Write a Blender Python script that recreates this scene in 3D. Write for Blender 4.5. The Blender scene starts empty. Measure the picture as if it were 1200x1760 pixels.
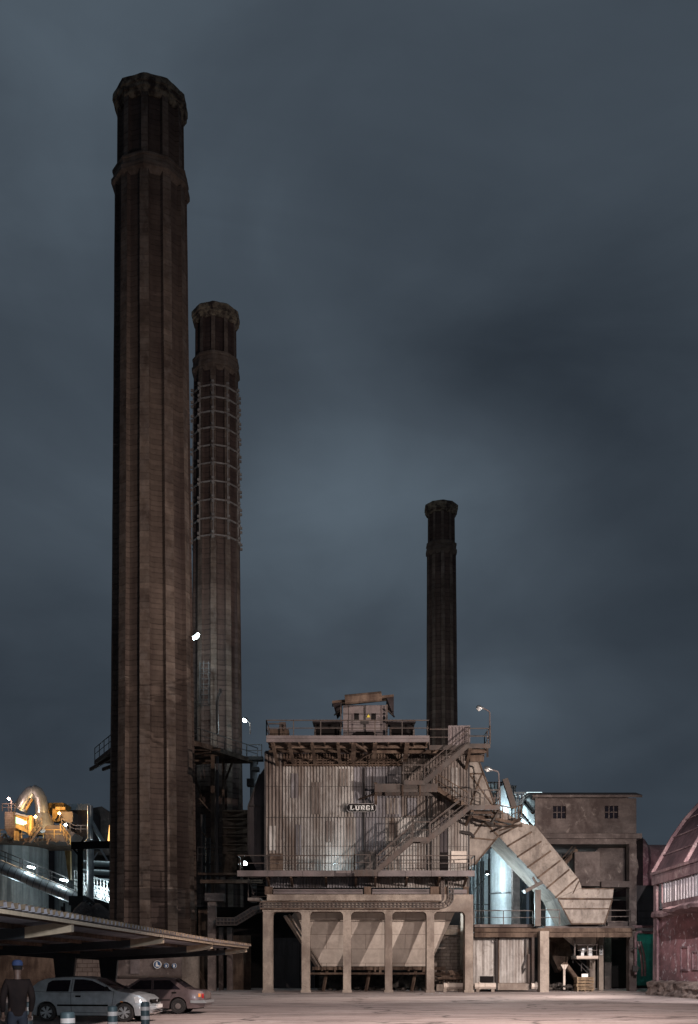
import bpy, bmesh, math, random
from mathutils import Vector, Matrix, noise
random.seed(7)
R = math.radians
sc = bpy.context.scene
COL = sc.collection
# ------------------------------------------------------------------ camera
FPX, EYE, HOR = 1800.0, 1.65, 1666.0          # focal length in photo pixels, eye height, horizon row
cam = bpy.data.objects.new('camera', bpy.data.cameras.new('camera'))
COL.objects.link(cam)
cam.location = (0, 0, EYE); cam.rotation_euler = (R(90), 0, 0)
cam.data.sensor_fit = 'HORIZONTAL'; cam.data.sensor_width = 36
cam.data.lens = 36 * FPX / 1200
cam.data.shift_y = (HOR - 880) / 1200
cam.data.clip_end = 6000; cam.data.clip_start = 0.1
sc.camera = cam
# ------------------------------------------------------------------ night sky
w = bpy.data.worlds.new('World'); sc.world = w; w.use_nodes = True
nt = w.node_tree; nt.nodes.clear()
def WN(t, **k):
    n = nt.nodes.new(t)
    for a, b in k.items(): setattr(n, a, b)
    return n
L = nt.links.new
wo = WN('ShaderNodeOutputWorld'); bg = WN('ShaderNodeBackground'); L(bg.outputs[0], wo.inputs[0])
tc = WN('ShaderNodeTexCoord')
mp = WN('ShaderNodeMapping'); mp.inputs['Scale'].default_value = (1.0, 1.0, 1.5); mp.inputs['Rotation'].default_value = (0, R(28), 0)
mp.inputs['Location'].default_value = (0.35, 0.2, 0.1)
L(tc.outputs['Generated'], mp.inputs[0])
n1 = WN('ShaderNodeTexNoise'); n1.inputs['Scale'].default_value = 3.2; n1.inputs['Detail'].default_value = 6; n1.inputs['Roughness'].default_value = .48; n1.inputs['Distortion'].default_value = .5
L(mp.outputs[0], n1.inputs[0])
# brighter patch of cloud low in the middle of the view
def blob(px, py, size, gain, sx=1):
    d = Vector(((px-600)/FPX, 1, (HOR-py)/FPX)).normalized()
    a = WN('ShaderNodeVectorMath', operation='SUBTRACT'); L(tc.outputs['Generated'], a.inputs[0]); a.inputs[1].default_value = d
    m = WN('ShaderNodeVectorMath', operation='MULTIPLY'); L(a.outputs[0], m.inputs[0]); m.inputs[1].default_value = (1/(size*sx), 1/size, 1/size)
    l = WN('ShaderNodeVectorMath', operation='LENGTH'); L(m.outputs[0], l.inputs[0])
    r = WN('ShaderNodeMapRange'); r.interpolation_type = 'SMOOTHSTEP'
    L(l.outputs['Value'], r.inputs[0]); r.inputs[1].default_value = 0; r.inputs[2].default_value = 1; r.inputs[3].default_value = gain; r.inputs[4].default_value = 0
    return r.outputs[0]
def add(a, b):
    n = WN('ShaderNodeMath', operation='ADD'); L(a, n.inputs[0]); L(b, n.inputs[1]); return n.outputs[0]
base = WN('ShaderNodeMapRange'); L(n1.outputs[0], base.inputs[0])
base.inputs[1].default_value = .3; base.inputs[2].default_value = .72; base.inputs[3].default_value = .29; base.inputs[4].default_value = .56
mp2 = WN('ShaderNodeMapping'); mp2.inputs['Scale'].default_value = (1.2, 1.0, 4.5); mp2.inputs['Rotation'].default_value = (0, R(-32), 0); L(tc.outputs['Generated'], mp2.inputs[0])
n2 = WN('ShaderNodeTexNoise'); n2.inputs['Scale'].default_value = 2.6; n2.inputs['Detail'].default_value = 6; n2.inputs['Roughness'].default_value = .5; n2.inputs['Distortion'].default_value = .8; L(mp2.outputs[0], n2.inputs[0])
st_ = WN('ShaderNodeMapRange'); L(n2.outputs[0], st_.inputs[0]); st_.inputs[1].default_value = .35; st_.inputs[2].default_value = .68; st_.inputs[3].default_value = -.03; st_.inputs[4].default_value = .05
v = add(add(base.outputs[0], st_.outputs[0]), blob(580, 880, .16, .11, 1.0))
v = add(v, blob(640, 800, .12, .15, 1.3))
v = add(v, blob(860, 835, .09, .18, 1.1))
v = add(v, blob(700, 1010, .22, .12, 1.3))
v = add(v, blob(150, 250, .5, .10))
v = add(v, blob(80, 900, .22, .03))
v = add(v, blob(500, 60, .3, .07))
v = add(v, blob(900, 1240, .10, .14, 1.5))
v = add(v, blob(30, 1210, .18, -.16, 1.6))
v = add(v, blob(1230, 1180, .24, -.16, 1))
v = add(v, blob(1100, 700, .34, -.14, .8))
v = add(v, blob(760, 640, .12, -.10, 1.5))
v = add(v, blob(560, 1500, .26, -.08, 2.5))
rp = WN('ShaderNodeValToRGB'); L(v, rp.inputs[0])
rp.color_ramp.elements[0].position = 0.12; rp.color_ramp.elements[0].color = (.019, .026, .036, 1)
rp.color_ramp.elements[1].position = 1.0; rp.color_ramp.elements[1].color = (.125, .166, .206, 1)
e = rp.color_ramp.elements.new(.5); e.color = (.055, .072, .092, 1)
L(rp.outputs[0], bg.inputs[0]); bg.inputs[1].default_value = 1.0
sc.view_settings.view_transform = 'Standard'; sc.view_settings.look = 'None'
sc.view_settings.exposure = 0.0; sc.view_settings.gamma = 1
sc.cycles.use_denoising = True
sc.cycles.max_bounces = 6; sc.cycles.sample_clamp_indirect = 4
# ------------------------------------------------------------------ yard floodlights and added fill lights
def lamp(name, loc, power, color, aim=None, cone=110, radius=.25, blend=1.0):
    d = bpy.data.lights.new(name, 'SPOT' if aim else 'POINT'); d.energy = power; d.color = color; d.shadow_soft_size = radius
    o = bpy.data.objects.new(name, d); COL.objects.link(o); o.location = loc
    if aim:
        d.spot_size = R(cone); d.spot_blend = blend
        o.rotation_euler = (Vector(aim)-Vector(loc)).to_track_quat('-Z', 'Y').to_euler()
    return o
WARM = (1.0, .87, .79)
lamp('yard_fill', (17.5, 33, 17), 17000, WARM, aim=(-3, 76, 3.5), cone=84, radius=.10)  # unseen fill light, softens the shade left by the hall front lamp
lamp('hall_front_floodlight', (18.3, 54.5, 10), 25500, WARM, aim=(-3, 76, 7), cone=128, radius=.06, blend=.8)
lamp('hall_floodlight', (13.5, 38, 10.5), 38000, (.98, .92, .92), aim=(20.5, 60, 3), cone=50, radius=.08, blend=.7)
lamp('car_park_fill', (-1.5, 11, 3.7), 3000, (.86, .93, 1.0), radius=.25)  # unseen low light added to brighten the cars and carport soffit
lamp('ground_fill', (6, 24, 15), 30000, (1.0, .83, .76), aim=(2, 40, 0), cone=88, radius=.3, blend=.7)  # unseen light added to brighten the yard ground
lamp('chimney_fill', (17.5, 33, 17), 52000, (1.0, .82, .72), aim=(-16, 84, 36), cone=56, radius=.15, blend=1.0)  # unseen warm light added to lift the upper chimney shafts

# ------------------------------------------------------------------ helpers
def P(x, y, Y): return Vector(((x-600)*Y/FPX, Y, EYE+(HOR-y)*Y/FPX))
def PX(x, Y): return (x-600)*Y/FPX
def PZ(y, Y): return EYE+(HOR-y)*Y/FPX
ORG = {}
class M:
    def __init__(s): s.v = []; s.f = []
    def add(s, vs, fs):
        b = len(s.v); s.v += [Vector(p) for p in vs]; s.f += [tuple(i+b for i in f) for f in fs]; return s
    def box(s, x0, x1, y0, y1, z0, z1):
        if x0 > x1: x0, x1 = x1, x0
        if y0 > y1: y0, y1 = y1, y0
        if z0 > z1: z0, z1 = z1, z0
        return s.add([(x0,y0,z0),(x1,y0,z0),(x1,y1,z0),(x0,y1,z0),(x0,y0,z1),(x1,y0,z1),(x1,y1,z1),(x0,y1,z1)],
                     [(0,3,2,1),(4,5,6,7),(0,1,5,4),(1,2,6,5),(2,3,7,6),(3,0,4,7)])
    def pbox(s, x0, x1, y0, y1, Y, d):     # a box whose front face covers photo columns x0..x1, rows y0..y1 at depth Y
        return s.box(PX(x0,Y), PX(x1,Y), Y, Y+d, PZ(y1,Y), PZ(y0,Y))
    def prism(s, pts, vec):
        n = len(pts); pts = [Vector(p) for p in pts]; vec = Vector(vec)
        return s.add(pts+[p+vec for p in pts], [tuple(range(n)), tuple(range(2*n-1, n-1, -1))]+[((i+1)%n, i, i+n, (i+1)%n+n) for i in range(n)])
    def pprism(s, pts, Y, d): return s.prism([P(x,y,Y) for x,y in pts], (0,d,0))
    def bar(s, a, b, w_, h=None, up=(0,0,1)):
        a = Vector(a); b = Vector(b); h = h or w_; d = (b-a)
        if d.length < 1e-6: return s
        d.normalize(); u = Vector(up)
        if abs(d.dot(u)) > .98: u = Vector((0,1,0))
        r = d.cross(u).normalized()*w_/2; t = r.cross(d).normalized()*h/2
        return s.add([a-r-t,a+r-t,a+r+t,a-r+t,b-r-t,b+r-t,b+r+t,b-r+t], [(0,3,2,1),(4,5,6,7),(0,1,5,4),(1,2,6,5),(2,3,7,6),(3,0,4,7)])
    def tube(s, pts, r, n=8, cap=True):
        pts = [Vector(p) for p in pts]; k = len(pts); rr = r if isinstance(r, (list, tuple)) else [r]*k
        vs = []; fs = []; prev = None
        for i, p in enumerate(pts):
            d = (pts[min(i+1,k-1)]-pts[max(i-1,0)]).normalized()
            u = prev if prev is not None else (Vector((0,0,1)) if abs(d.z) < .9 else Vector((1,0,0)))
            a = (u-d*u.dot(d)).normalized(); prev = a; b = d.cross(a)
            vs += [p+(a*math.cos(2*math.pi*j/n)+b*math.sin(2*math.pi*j/n))*rr[i] for j in range(n)]
        for i in range(k-1):
            fs += [(i*n+j, i*n+(j+1)%n, (i+1)*n+(j+1)%n, (i+1)*n+j) for j in range(n)]
        if cap: fs += [tuple(range(n-1,-1,-1)), tuple(range((k-1)*n, k*n))]
        return s.add(vs, fs)
    def lathe(s, prof, c=(0,0,0), n=32, axis='z', caps=True, ph=0):
        vs = []; fs = []; c = Vector(c)
        for r, z in prof:
            for j in range(n):
                a = 2*math.pi*j/n+ph
                vs.append(c+(Vector((r*math.cos(a), r*math.sin(a), z)) if axis == 'z' else (Vector((r*math.cos(a), z, r*math.sin(a))) if axis == 'y' else Vector((z, r*math.cos(a), r*math.sin(a))))))
        k = len(prof)
        for i in range(k-1):
            for j in range(n): fs.append((i*n+j, i*n+(j+1)%n, (i+1)*n+(j+1)%n, (i+1)*n+j))
        if caps: fs += [tuple(range(n-1,-1,-1)), tuple(range((k-1)*n, k*n))]
        return s.add(vs, fs)
    def corr(s, a, u, v_, pitch, amp, nrm, trap=False, jit=0.0):   # corrugated sheet: waves run along u, ridges along v
        a = Vector(a); u = Vector(u); v_ = Vector(v_); nrm = Vector(nrm)
        Lu = u.length; seg = 6; n = max(1, int(Lu/pitch))*seg
        rows = []
        tp = [0, 0, .5, 1, 1, .5] if trap else [.5+.5*math.sin(2*math.pi*q/6) for q in range(6)]
        for i in range(n+1):
            t = i/n; hgt = tp[i % seg]*amp + jit*(noise.noise(Vector((t*Lu*.7, a.z, a.x)))-.0)
            rows.append((a+u*t+nrm*hgt, a+u*t+v_+nrm*hgt))
        vs = [p for r_ in rows for p in r_]
        return s.add(vs, [(2*i, 2*i+2, 2*i+3, 2*i+1) for i in range(n)])
    def rail(s, pts, h=1.05, sp=1.6, r=.028, mids=1, posts=True):
        pts = [Vector(p) for p in pts]; up = Vector((0,0,1))
        for a, b in zip(pts, pts[1:]):
            s.bar(a+up*h, b+up*h, r*2); 
            for m in range(mids): s.bar(a+up*h*(m+1)/(mids+1), b+up*h*(m+1)/(mids+1), r*1.5)
            if posts:
                n = max(1, round((b-a).length/sp))
                for i in range(n+1):
                    p = a.lerp(b, i/n); s.bar(p, p+up*h, r*2)
        return s
    def build(s, name, mat, parent=None, smooth=False, org=None):
        o_ = Vector((0,0,0))
        if parent is not None: o_ = ORG.get(parent.name, Vector((0,0,0)))
        elif org is not None: o_ = Vector(org)
        me = bpy.data.meshes.new(name); me.from_pydata([tuple(p-o_) for p in s.v], [], s.f)
        me.materials.append(mat)
        bm = bmesh.new(); bm.from_mesh(me); bmesh.ops.recalc_face_normals(bm, faces=bm.faces) if len(bm.faces) < 60000 else None; bm.to_mesh(me); bm.free()
        if smooth:
            for p in me.polygons: p.use_smooth = True
            try: me.set_sharp_from_angle(angle=R(40))
            except Exception: pass
        ob = bpy.data.objects.new(name, me); COL.objects.link(ob)
        if parent is not None: ob.parent = parent
        else: ob.location = o_
        ORG[ob.name] = o_
        return ob
def tag(o, label=None, cat=None, group=None, kind=None):
    if label: o['label'] = label
    if cat: o['category'] = cat
    if group: o['group'] = group
    if kind: o['kind'] = kind
    return o
def thing(name, loc, label, cat, group=None):
    o = bpy.data.objects.new(name, None); COL.objects.link(o); o.location = loc; o.empty_display_size = .3
    ORG[o.name] = Vector(loc)
    return tag(o, label, cat, group)
def copy_tree(o, parent=None):
    c = o.copy(); COL.objects.link(c); ORG[c.name] = ORG.get(o.name, Vector((0,0,0)))
    if parent is not None: c.parent = parent
    for ch in list(o.children): copy_tree(ch, c)
    return c
# ------------------------------------------------------------------ materials
def mat(name, c1, c2, scale=.6, rough=.8, metal=0.0, streak=None, sk=.6, fine=.35, bump=.25, sz=.12, sscale=3.0, bands=None, brick=None, spots=None, stretch=(1,1,1), plates=None):
    def ds(c, k=.22):
        g_ = .3*c[0]+.5*c[1]+.2*c[2]; return tuple(q+(g_-q)*k for q in c)
    if 'teal' not in name and 'chimney' not in name and 'cap' not in name and 'ochre' not in name and 'pink' not in name: c1, c2 = ds(c1), ds(c2)
    m = bpy.data.materials.new(name); m.use_nodes = True; t = m.node_tree; N = t.nodes; K = t.links.new
    bs = N['Principled BSDF']
    tcn = N.new('ShaderNodeTexCoord'); co = tcn.outputs['Object']
    def mapn(sc_):
        q = N.new('ShaderNodeMapping'); q.inputs['Scale'].default_value = sc_; K(co, q.inputs[0]); return q.outputs[0]
    def noi(vec, s_, d=6, r=.6, dist=0):
        q = N.new('ShaderNodeTexNoise'); q.inputs['Scale'].default_value = s_; q.inputs['Detail'].default_value = d; q.inputs['Roughness'].default_value = r; q.inputs['Distortion'].default_value = dist
        K(vec, q.inputs[0]); return q.outputs[0]
    def rng(x, a, b, c=0, d=1):
        q = N.new('ShaderNodeMapRange'); K(x, q.inputs[0])
        for i, val in enumerate((a, b, c, d)): q.inputs[i+1].default_value = val
        return q.outputs[0]
    def mix(f, a, b, mode='MIX'):
        q = N.new('ShaderNodeMix'); q.data_type = 'RGBA'; q.blend_type = mode
        if isinstance(f, float): q.inputs[0].default_value = f
        else: K(f, q.inputs[0])
        for i, val in ((6, a), (7, b)):
            if isinstance(val, tuple): q.inputs[i].default_value = (*val, 1)
            else: K(val, q.inputs[i])
        return q.outputs[2]
    vec = mapn(stretch)
    col = mix(rng(noi(vec, scale, 8, .65, .3), .41, .60), c1, c2)
    f = noi(mapn((1,1,1)), scale*14, 4, .7)
    col = mix(fine, col, mix(rng(f, .3, .7), (.45,.42,.4), (1.25,1.25,1.25)), 'MULTIPLY')
    hgt = f
    if brick:
        bw, bh, mort, dark = brick
        sx = N.new('ShaderNodeSeparateXYZ'); K(co, sx.inputs[0]); ad = N.new('ShaderNodeMath'); ad.operation = 'ADD'; K(sx.outputs[0], ad.inputs[0]); K(sx.outputs[1], ad.inputs[1])
        cb = N.new('ShaderNodeCombineXYZ'); K(ad.outputs[0], cb.inputs[0]); K(sx.outputs[2], cb.inputs[1])
        bt = N.new('ShaderNodeTexBrick'); K(cb.outputs[0], bt.inputs[0]); bt.inputs['Scale'].default_value = 1
        bt.inputs['Brick Width'].default_value = bw; bt.inputs['Row Height'].default_value = bh; bt.inputs['Mortar Size'].default_value = mort
        bt.inputs['Color1'].default_value = (1,1,1,1); bt.inputs['Color2'].default_value = (.7,.7,.72,1); bt.inputs['Mortar'].default_value = (*dark,1)
        col = mix(.9, col, bt.outputs[0], 'MULTIPLY')
        hgt = rng(bt.outputs['Fac'], 0, 1, 1, 0)
    if streak:
        s1 = noi(mapn((1,1,sz)), sscale, 6, .7)
        s2 = noi(mapn((1,1,1)), .25, 3)
        ml = N.new('ShaderNodeMath'); ml.operation = 'MULTIPLY'; K(rng(s1, .44, .62), ml.inputs[0]); K(rng(s2, .3, .6, .35, 1), ml.inputs[1])
        mu = N.new('ShaderNodeMath'); mu.operation = 'MULTIPLY'; K(ml.outputs[0], mu.inputs[0]); mu.inputs[1].default_value = sk*1.4; mu.use_clamp = True
        col = mix(mu.outputs[0], col, streak)
    if bands:
        pitch, amt, light = bands
        sx = N.new('ShaderNodeSeparateXYZ'); K(co, sx.inputs[0])
        mm = N.new('ShaderNodeMath'); mm.operation = 'MULTIPLY'; K(sx.outputs[2], mm.inputs[0]); mm.inputs[1].default_value = 1/pitch
        fr = N.new('ShaderNodeMath'); fr.operation = 'FRACT'; K(mm.outputs[0], fr.inputs[0])
        jag = noi(mapn((1.2,1.2,1/pitch)), 1.0, 2)
        li = rng(fr.outputs[0], 0.0, .28, 1, 0)
        q = N.new('ShaderNodeMath'); q.operation = 'MULTIPLY'; K(li, q.inputs[0]); K(rng(jag, .35, .65, .2, 1), q.inputs[1])
        col = mix(mul_(N, K, q.outputs[0], amt), col, (.015,.012,.012))
        st = noi(mapn((.28,.28,3.2)), 1.0, 5, .75)
        col = mix(rng(st, .66, .74, 0, .75), col, light)
        fl = N.new('ShaderNodeMath'); fl.operation = 'FLOOR'; K(mm.outputs[0], fl.inputs[0]); wn_ = N.new('ShaderNodeTexWhiteNoise'); wn_.noise_dimensions = '1D'; K(fl.outputs[0], wn_.inputs['W'])
        cvn = N.new('ShaderNodeCombineColor'); vv_ = rng(wn_.outputs['Value'], 0, 1, .84, 1.14)
        for i_ in range(3): K(vv_, cvn.inputs[i_])
        col = mix(1.0, col, cvn.outputs[0], 'MULTIPLY')
        iv_ = N.new('ShaderNodeMath'); iv_.operation = 'SUBTRACT'; iv_.inputs[0].default_value = 1; K(q.outputs[0], iv_.inputs[1]); hgt = iv_.outputs[0]
    if spots:
        sp, amt = spots
        s3 = noi(mapn((1,1,1)), scale*3.1, 7, .72, .6)
        col = mix(rng(s3, .56, .66, 0, amt), col, sp)
    if plates:      # big rectangular plates with slightly different tone each
        pw, ph, amt = plates
        sx = N.new('ShaderNodeSeparateXYZ'); K(co, sx.inputs[0]); cb = N.new('ShaderNodeCombineXYZ'); K(sx.outputs[0], cb.inputs[0]); K(sx.outputs[2], cb.inputs[1])
        bt = N.new('ShaderNodeTexBrick'); K(cb.outputs[0], bt.inputs[0]); bt.inputs['Scale'].default_value = 1; bt.offset = 0.37
        bt.inputs['Brick Width'].default_value = pw; bt.inputs['Row Height'].default_value = ph; bt.inputs['Mortar Size'].default_value = .018
        bt.inputs['Color1'].default_value = (1,1,1,1); bt.inputs['Color2'].default_value = (1-amt,1-amt,1-amt,1); bt.inputs['Mortar'].default_value = (.4,.37,.35,1)
        col = mix(.9, col, bt.outputs[0], 'MULTIPLY')
    K(col, bs.inputs['Base Color'])
    K(rng(f, .3, .7, max(.05, rough-.12), min(1, rough+.12)), bs.inputs['Roughness'])
    bs.inputs['Metallic'].default_value = metal
    bs.inputs['Specular IOR Level'].default_value = .12 if rough >= .75 else .4
    bp = N.new('ShaderNodeBump'); bp.inputs['Strength'].default_value = bump; bp.inputs['Distance'].default_value = .04
    K(hgt, bp.inputs['Height'])
    if bands: bp.inputs['Distance'].default_value = .12; K(bp.outputs[0], bs.inputs['Normal'])
    return m
def mul_(N, K, x, a):
    q = N.new('ShaderNodeMath'); q.operation = 'MULTIPLY'; K(x, q.inputs[0]); q.inputs[1].default_value = a; return q.outputs[0]
def plain(name, c, rough=.5, metal=0.0, emit=None, es=0, coat=0, trans=0):
    m = bpy.data.materials.new(name); m.use_nodes = True; N = m.node_tree.nodes; K = m.node_tree.links.new; bs = N['Principled BSDF']
    tcn = N.new('ShaderNodeTexCoord'); q = N.new('ShaderNodeTexNoise'); q.inputs['Scale'].default_value = 6; q.inputs['Detail'].default_value = 5; K(tcn.outputs['Object'], q.inputs[0])
    rp_ = N.new('ShaderNodeValToRGB'); K(q.outputs[0], rp_.inputs[0])
    rp_.color_ramp.elements[0].position = .3; rp_.color_ramp.elements[0].color = (c[0]*.72, c[1]*.72, c[2]*.72, 1); rp_.color_ramp.elements[1].position = .7; rp_.color_ramp.elements[1].color = (*c, 1)
    K(rp_.outputs[0], bs.inputs['Base Color']); bs.inputs['Roughness'].default_value = rough; bs.inputs['Metallic'].default_value = metal
    if emit: bs.inputs['Emission Color'].default_value = (*emit, 1); bs.inputs['Emission Strength'].default_value = es
    if coat: bs.inputs['Coat Weight'].default_value = coat; bs.inputs['Coat Roughness'].default_value = .05
    if trans: bs.inputs['Transmission Weight'].default_value = trans
    return m
mt = {}
mt['tie'] = mat('pale_tie_steel', (.24,.215,.205), (.16,.14,.135), 1, .7)
mt['conc'] = mat('weathered_concrete', (.33,.265,.215), (.20,.16,.135), .5, .9, streak=(.12,.09,.075), sk=.5, sz=.4, sscale=1.1, spots=((.15,.115,.095),.55))
mt['concd'] = mat('dark_concrete', (.15,.115,.105), (.085,.066,.062), .45, .9, streak=(.05,.036,.034), sk=.6, sz=.6, sscale=.7, spots=((.25,.21,.19), .6), stretch=(.7,1,1.6))
mt['chim'] = mat('chimney_concrete', (.110,.082,.068), (.055,.040,.037), .16, .9, streak=(.045,.030,.026), sk=.45, sz=.15, sscale=.8, bands=(.40,.75,(.26,.21,.175)), bump=.6, stretch=(1,1,.2))
mt['chim2'] = mat('chimney_concrete_grey', (.092,.064,.055), (.048,.034,.033), .16, .9, streak=(.028,.020,.021), sk=.45, sz=.15, sscale=.8, bands=(.5,.8,(.18,.155,.145)), bump=.6, stretch=(1,1,.2))
mt['cap'] = mat('crumbling_cap_concrete', (.22,.18,.135), (.045,.033,.030), 1.6, .95, spots=((.02,.014,.014), .9), bump=.8)
mt['rib'] = mat('chimney_rib', (.135,.102,.084), (.07,.051,.043), .35, .9, streak=(.19,.16,.145), sk=.3, sz=.6, sscale=1.6, bump=.5, bands=(.5,.5,(.30,.27,.25)))  # paler than the shaft, rib highlights put into the colour
mt['tan'] = mat('tan_cladding', (.40,.37,.345), (.20,.175,.16), .35, .55, .25, streak=(.085,.055,.040), sk=.7, sz=.16, sscale=.9, stretch=(1,1,.5), spots=((.10,.075,.062),.6))
mt['grey'] = mat('grey_cladding', (.25,.235,.255), (.12,.11,.12), .35, .5, .3, streak=(.06,.042,.036), sk=.7, sz=.16, sscale=.9, stretch=(1,1,.5), spots=((.08,.065,.06),.6))
mt['brn'] = mat('brown_cladding', (.22,.175,.15), (.11,.082,.07), .4, .6, .2, streak=(.05,.034,.028), sk=.7, sz=.16, sscale=.9, stretch=(1,1,.5), spots=((.07,.05,.04),.6))
mt['drk'] = mat('dark_cladding', (.060,.046,.050), (.035,.026,.030), .4, .6, .2, streak=(.02,.014,.014), sk=.6, sz=.06)
mt['steel'] = mat('painted_steel', (.080,.061,.052), (.045,.033,.029), .8, .6, .2, streak=(.07,.04,.03), sk=.5)
mt['steeld'] = mat('dark_steel', (.045,.036,.034), (.026,.02,.02), .8, .6, .3)
mt['rust'] = mat('rusty_steel', (.15,.098,.068), (.07,.043,.030), 1.0, .8, .1, streak=(.04,.025,.02), sk=.6)
mt['duct'] = mat('stained_duct_plate', (.265,.215,.178), (.13,.10,.082), .55, .7, .1, streak=(.50,.43,.38), sk=.22, sz=.3, sscale=1.5, spots=((.10,.07,.055), .75), bump=.5)
mt['hop'] = mat('hopper_plate', (.64,.54,.46), (.48,.39,.33), .4, .75, 0, streak=(.30,.24,.20), sk=.2, spots=((.36,.29,.25), .3), plates=(2.9,1.05,.12), fine=.15)
mt['lilac'] = mat('lilac_paint', (.15,.118,.118), (.085,.065,.064), .6, .6, streak=(.14,.10,.10), sk=.4)
mt['silo'] = mat('pale_silo_steel', (.62,.66,.68), (.48,.53,.55), .3, .5, .2, streak=(.25,.24,.24), sk=.4, sz=.05)
mt['silver'] = mat('galvanised_sheet', (.42,.43,.44), (.30,.31,.32), .8, .38, .75, streak=(.20,.17,.14), sk=.3)
mt['pink'] = mat('pink_plaster', (.29,.145,.155), (.13,.072,.078), .6, .9, streak=(.12,.075,.08), sk=.35, sz=1, sscale=1.3, spots=((.60,.57,.60), .9), bump=.9, stretch=(1,.35,1))
mt['pinkc'] = mat('pinkish_concrete', (.24,.16,.165), (.11,.07,.078), .5, .9, streak=(.08,.045,.055), sk=.6, spots=((.42,.36,.34), .5), bump=.5)
mt['brownp'] = mat('crumbling_brown_plinth', (.23,.165,.14), (.09,.062,.055), 1.2, .95, spots=((.35,.29,.26),.5), bump=1)
mt['roofp'] = mat('hall_roof_sheet', (.15,.078,.092), (.07,.04,.048), .35, .85, streak=(.04,.022,.028), sk=.6, sz=.5)
mt['brick'] = mat('sooty_blockwork', (.20,.155,.13), (.12,.09,.078), .5, .9, brick=(.62,.26,.02,(.28,.24,.22)), streak=(.05,.035,.03), sk=.3)
mt['teal'] = mat('teal_wall', (.012,.17,.145), (.008,.09,.08), .6, .5, streak=(.004,.04,.04), sk=.6, spots=((.05,.30,.27), .5))
mt['glassd'] = plain('dark_window_glass', (.012,.010,.014), .08)
mt['black'] = mat('black_paint_and_shade', (.014,.011,.011), (.008,.007,.007), 1, .9)  # black parts, and shade put into gaps and recesses as colour
mt['white'] = plain('white_paint', (.72,.70,.68), .5)
mt['rubble'] = mat('sooty_rubble', (.10,.08,.07), (.03,.025,.022), 2, .95, bump=1)
mt['ochre'] = mat('ochre_steel', (.55,.36,.12), (.30,.17,.06), .5, .7, streak=(.10,.05,.02), sk=.5)
mt['sgrey'] = mat('silo_concrete', (.30,.32,.32), (.20,.215,.22), .12, .9, streak=(.08,.085,.09), sk=.8, sz=.05, sscale=.9, stretch=(1,1,.25))
mt['cyanw'] = mat('pale_wall_sheet', (.62,.68,.70), (.5,.56,.58), .3, .6, streak=(.3,.33,.34), sk=.5, sz=.04)
mt['band'] = mat('hall_band_sheet', (.46,.41,.43), (.34,.29,.31), .5, .6, streak=(.15,.11,.12), sk=.6)
mt['crate'] = mat('crate_wood', (.34,.235,.13), (.20,.135,.08), 1.4, .85, streak=(.09,.06,.04), sk=.5)
mt['rooft'] = mat('carport_roof_sheet', (.24,.165,.10), (.12,.08,.05), .7, .9, 0)
mt['roofu'] = mat('carport_soffit_sheet', (.34,.33,.37), (.20,.19,.22), .5, .5, .2)
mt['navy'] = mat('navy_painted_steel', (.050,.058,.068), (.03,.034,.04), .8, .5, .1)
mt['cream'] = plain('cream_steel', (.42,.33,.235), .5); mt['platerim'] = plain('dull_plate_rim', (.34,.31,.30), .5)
def glow(name, c, s_): return plain(name, c, .4, emit=c, es=s_)
mt['gw'] = glow('lit_lamp_white', (.80,.97,1.0), 40)
mt['go'] = glow('lit_lamp_orange', (1.0,.62,.25), 30)
mt['gp'] = glow('lit_lamp_pinkish', (1.0,.72,.62), 40)

# ------------------------------------------------------------------ ground
g = bpy.data.materials.new('dusty_yard_concrete'); g.use_nodes = True; N = g.node_tree.nodes; K = g.node_tree.links.new; bs = N['Principled BSDF']
tcn = N.new('ShaderNodeTexCoord')
def gm(scl, rot=0):
    q = N.new('ShaderNodeMapping'); q.inputs['Scale'].default_value = scl; q.inputs['Rotation'].default_value = (0,0,rot); K(tcn.outputs['Object'], q.inputs[0]); return q.outputs[0]
def gn(vec, s_, d=7, r=.6, dist=0):
    q = N.new('ShaderNodeTexNoise'); q.inputs['Scale'].default_value = s_; q.inputs['Detail'].default_value = d; q.inputs['Roughness'].default_value = r; q.inputs['Distortion'].default_value = dist; K(vec, q.inputs[0]); return q.outputs[0]
def gr(x, a, b, c=0, d=1):
    q = N.new('ShaderNodeMapRange'); K(x, q.inputs[0])
    for i, val in enumerate((a,b,c,d)): q.inputs[i+1].default_value = val
    return q.outputs[0]
def gx(f, a, b, mode='MIX'):
    q = N.new('ShaderNodeMix'); q.data_type = 'RGBA'; q.blend_type = mode
    if isinstance(f, float): q.inputs[0].default_value = f
    else: K(f, q.inputs[0])
    for i, val in ((6,a),(7,b)):
        if isinstance(val, tuple): q.inputs[i].default_value = (*val,1)
        else: K(val, q.inputs[i])
    return q.outputs[2]
c_ = gx(gr(gn(gm((1,1,1)), .10, 8, .62, .6), .38, .62), (.34,.27,.25), (.185,.145,.138))
c_ = gx(gr(gn(gm((.25,1.1,1), R(8)), .8, 8, .7, 1.2), .42, .70), c_, (.44,.385,.37))         # long swept dust marks
c_ = gx(gr(gn(gm((.10,1.6,1), R(-6)), 1.0, 6, .7, .8), .54, .66, 0, .6), c_, (.085,.062,.058))    # tyre tracks
c_ = gx(gr(gn(gm((1,1,1)), 1.6, 8, .75), .56, .66, 0, .75), c_, (.10,.075,.068))
c_ = gx(gr(gn(gm((.5,1.3,1)), .35, 5, .6, 1.0), .57, .64, 0, .6), c_, (.13,.098,.092))
vo = N.new('ShaderNodeTexVoronoi'); vo.feature = 'DISTANCE_TO_EDGE'; vo.inputs['Scale'].default_value = .12
wv = N.new('ShaderNodeVectorMath'); wv.operation = 'ADD'; K(gm((1,1,1)), wv.inputs[0])
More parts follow.
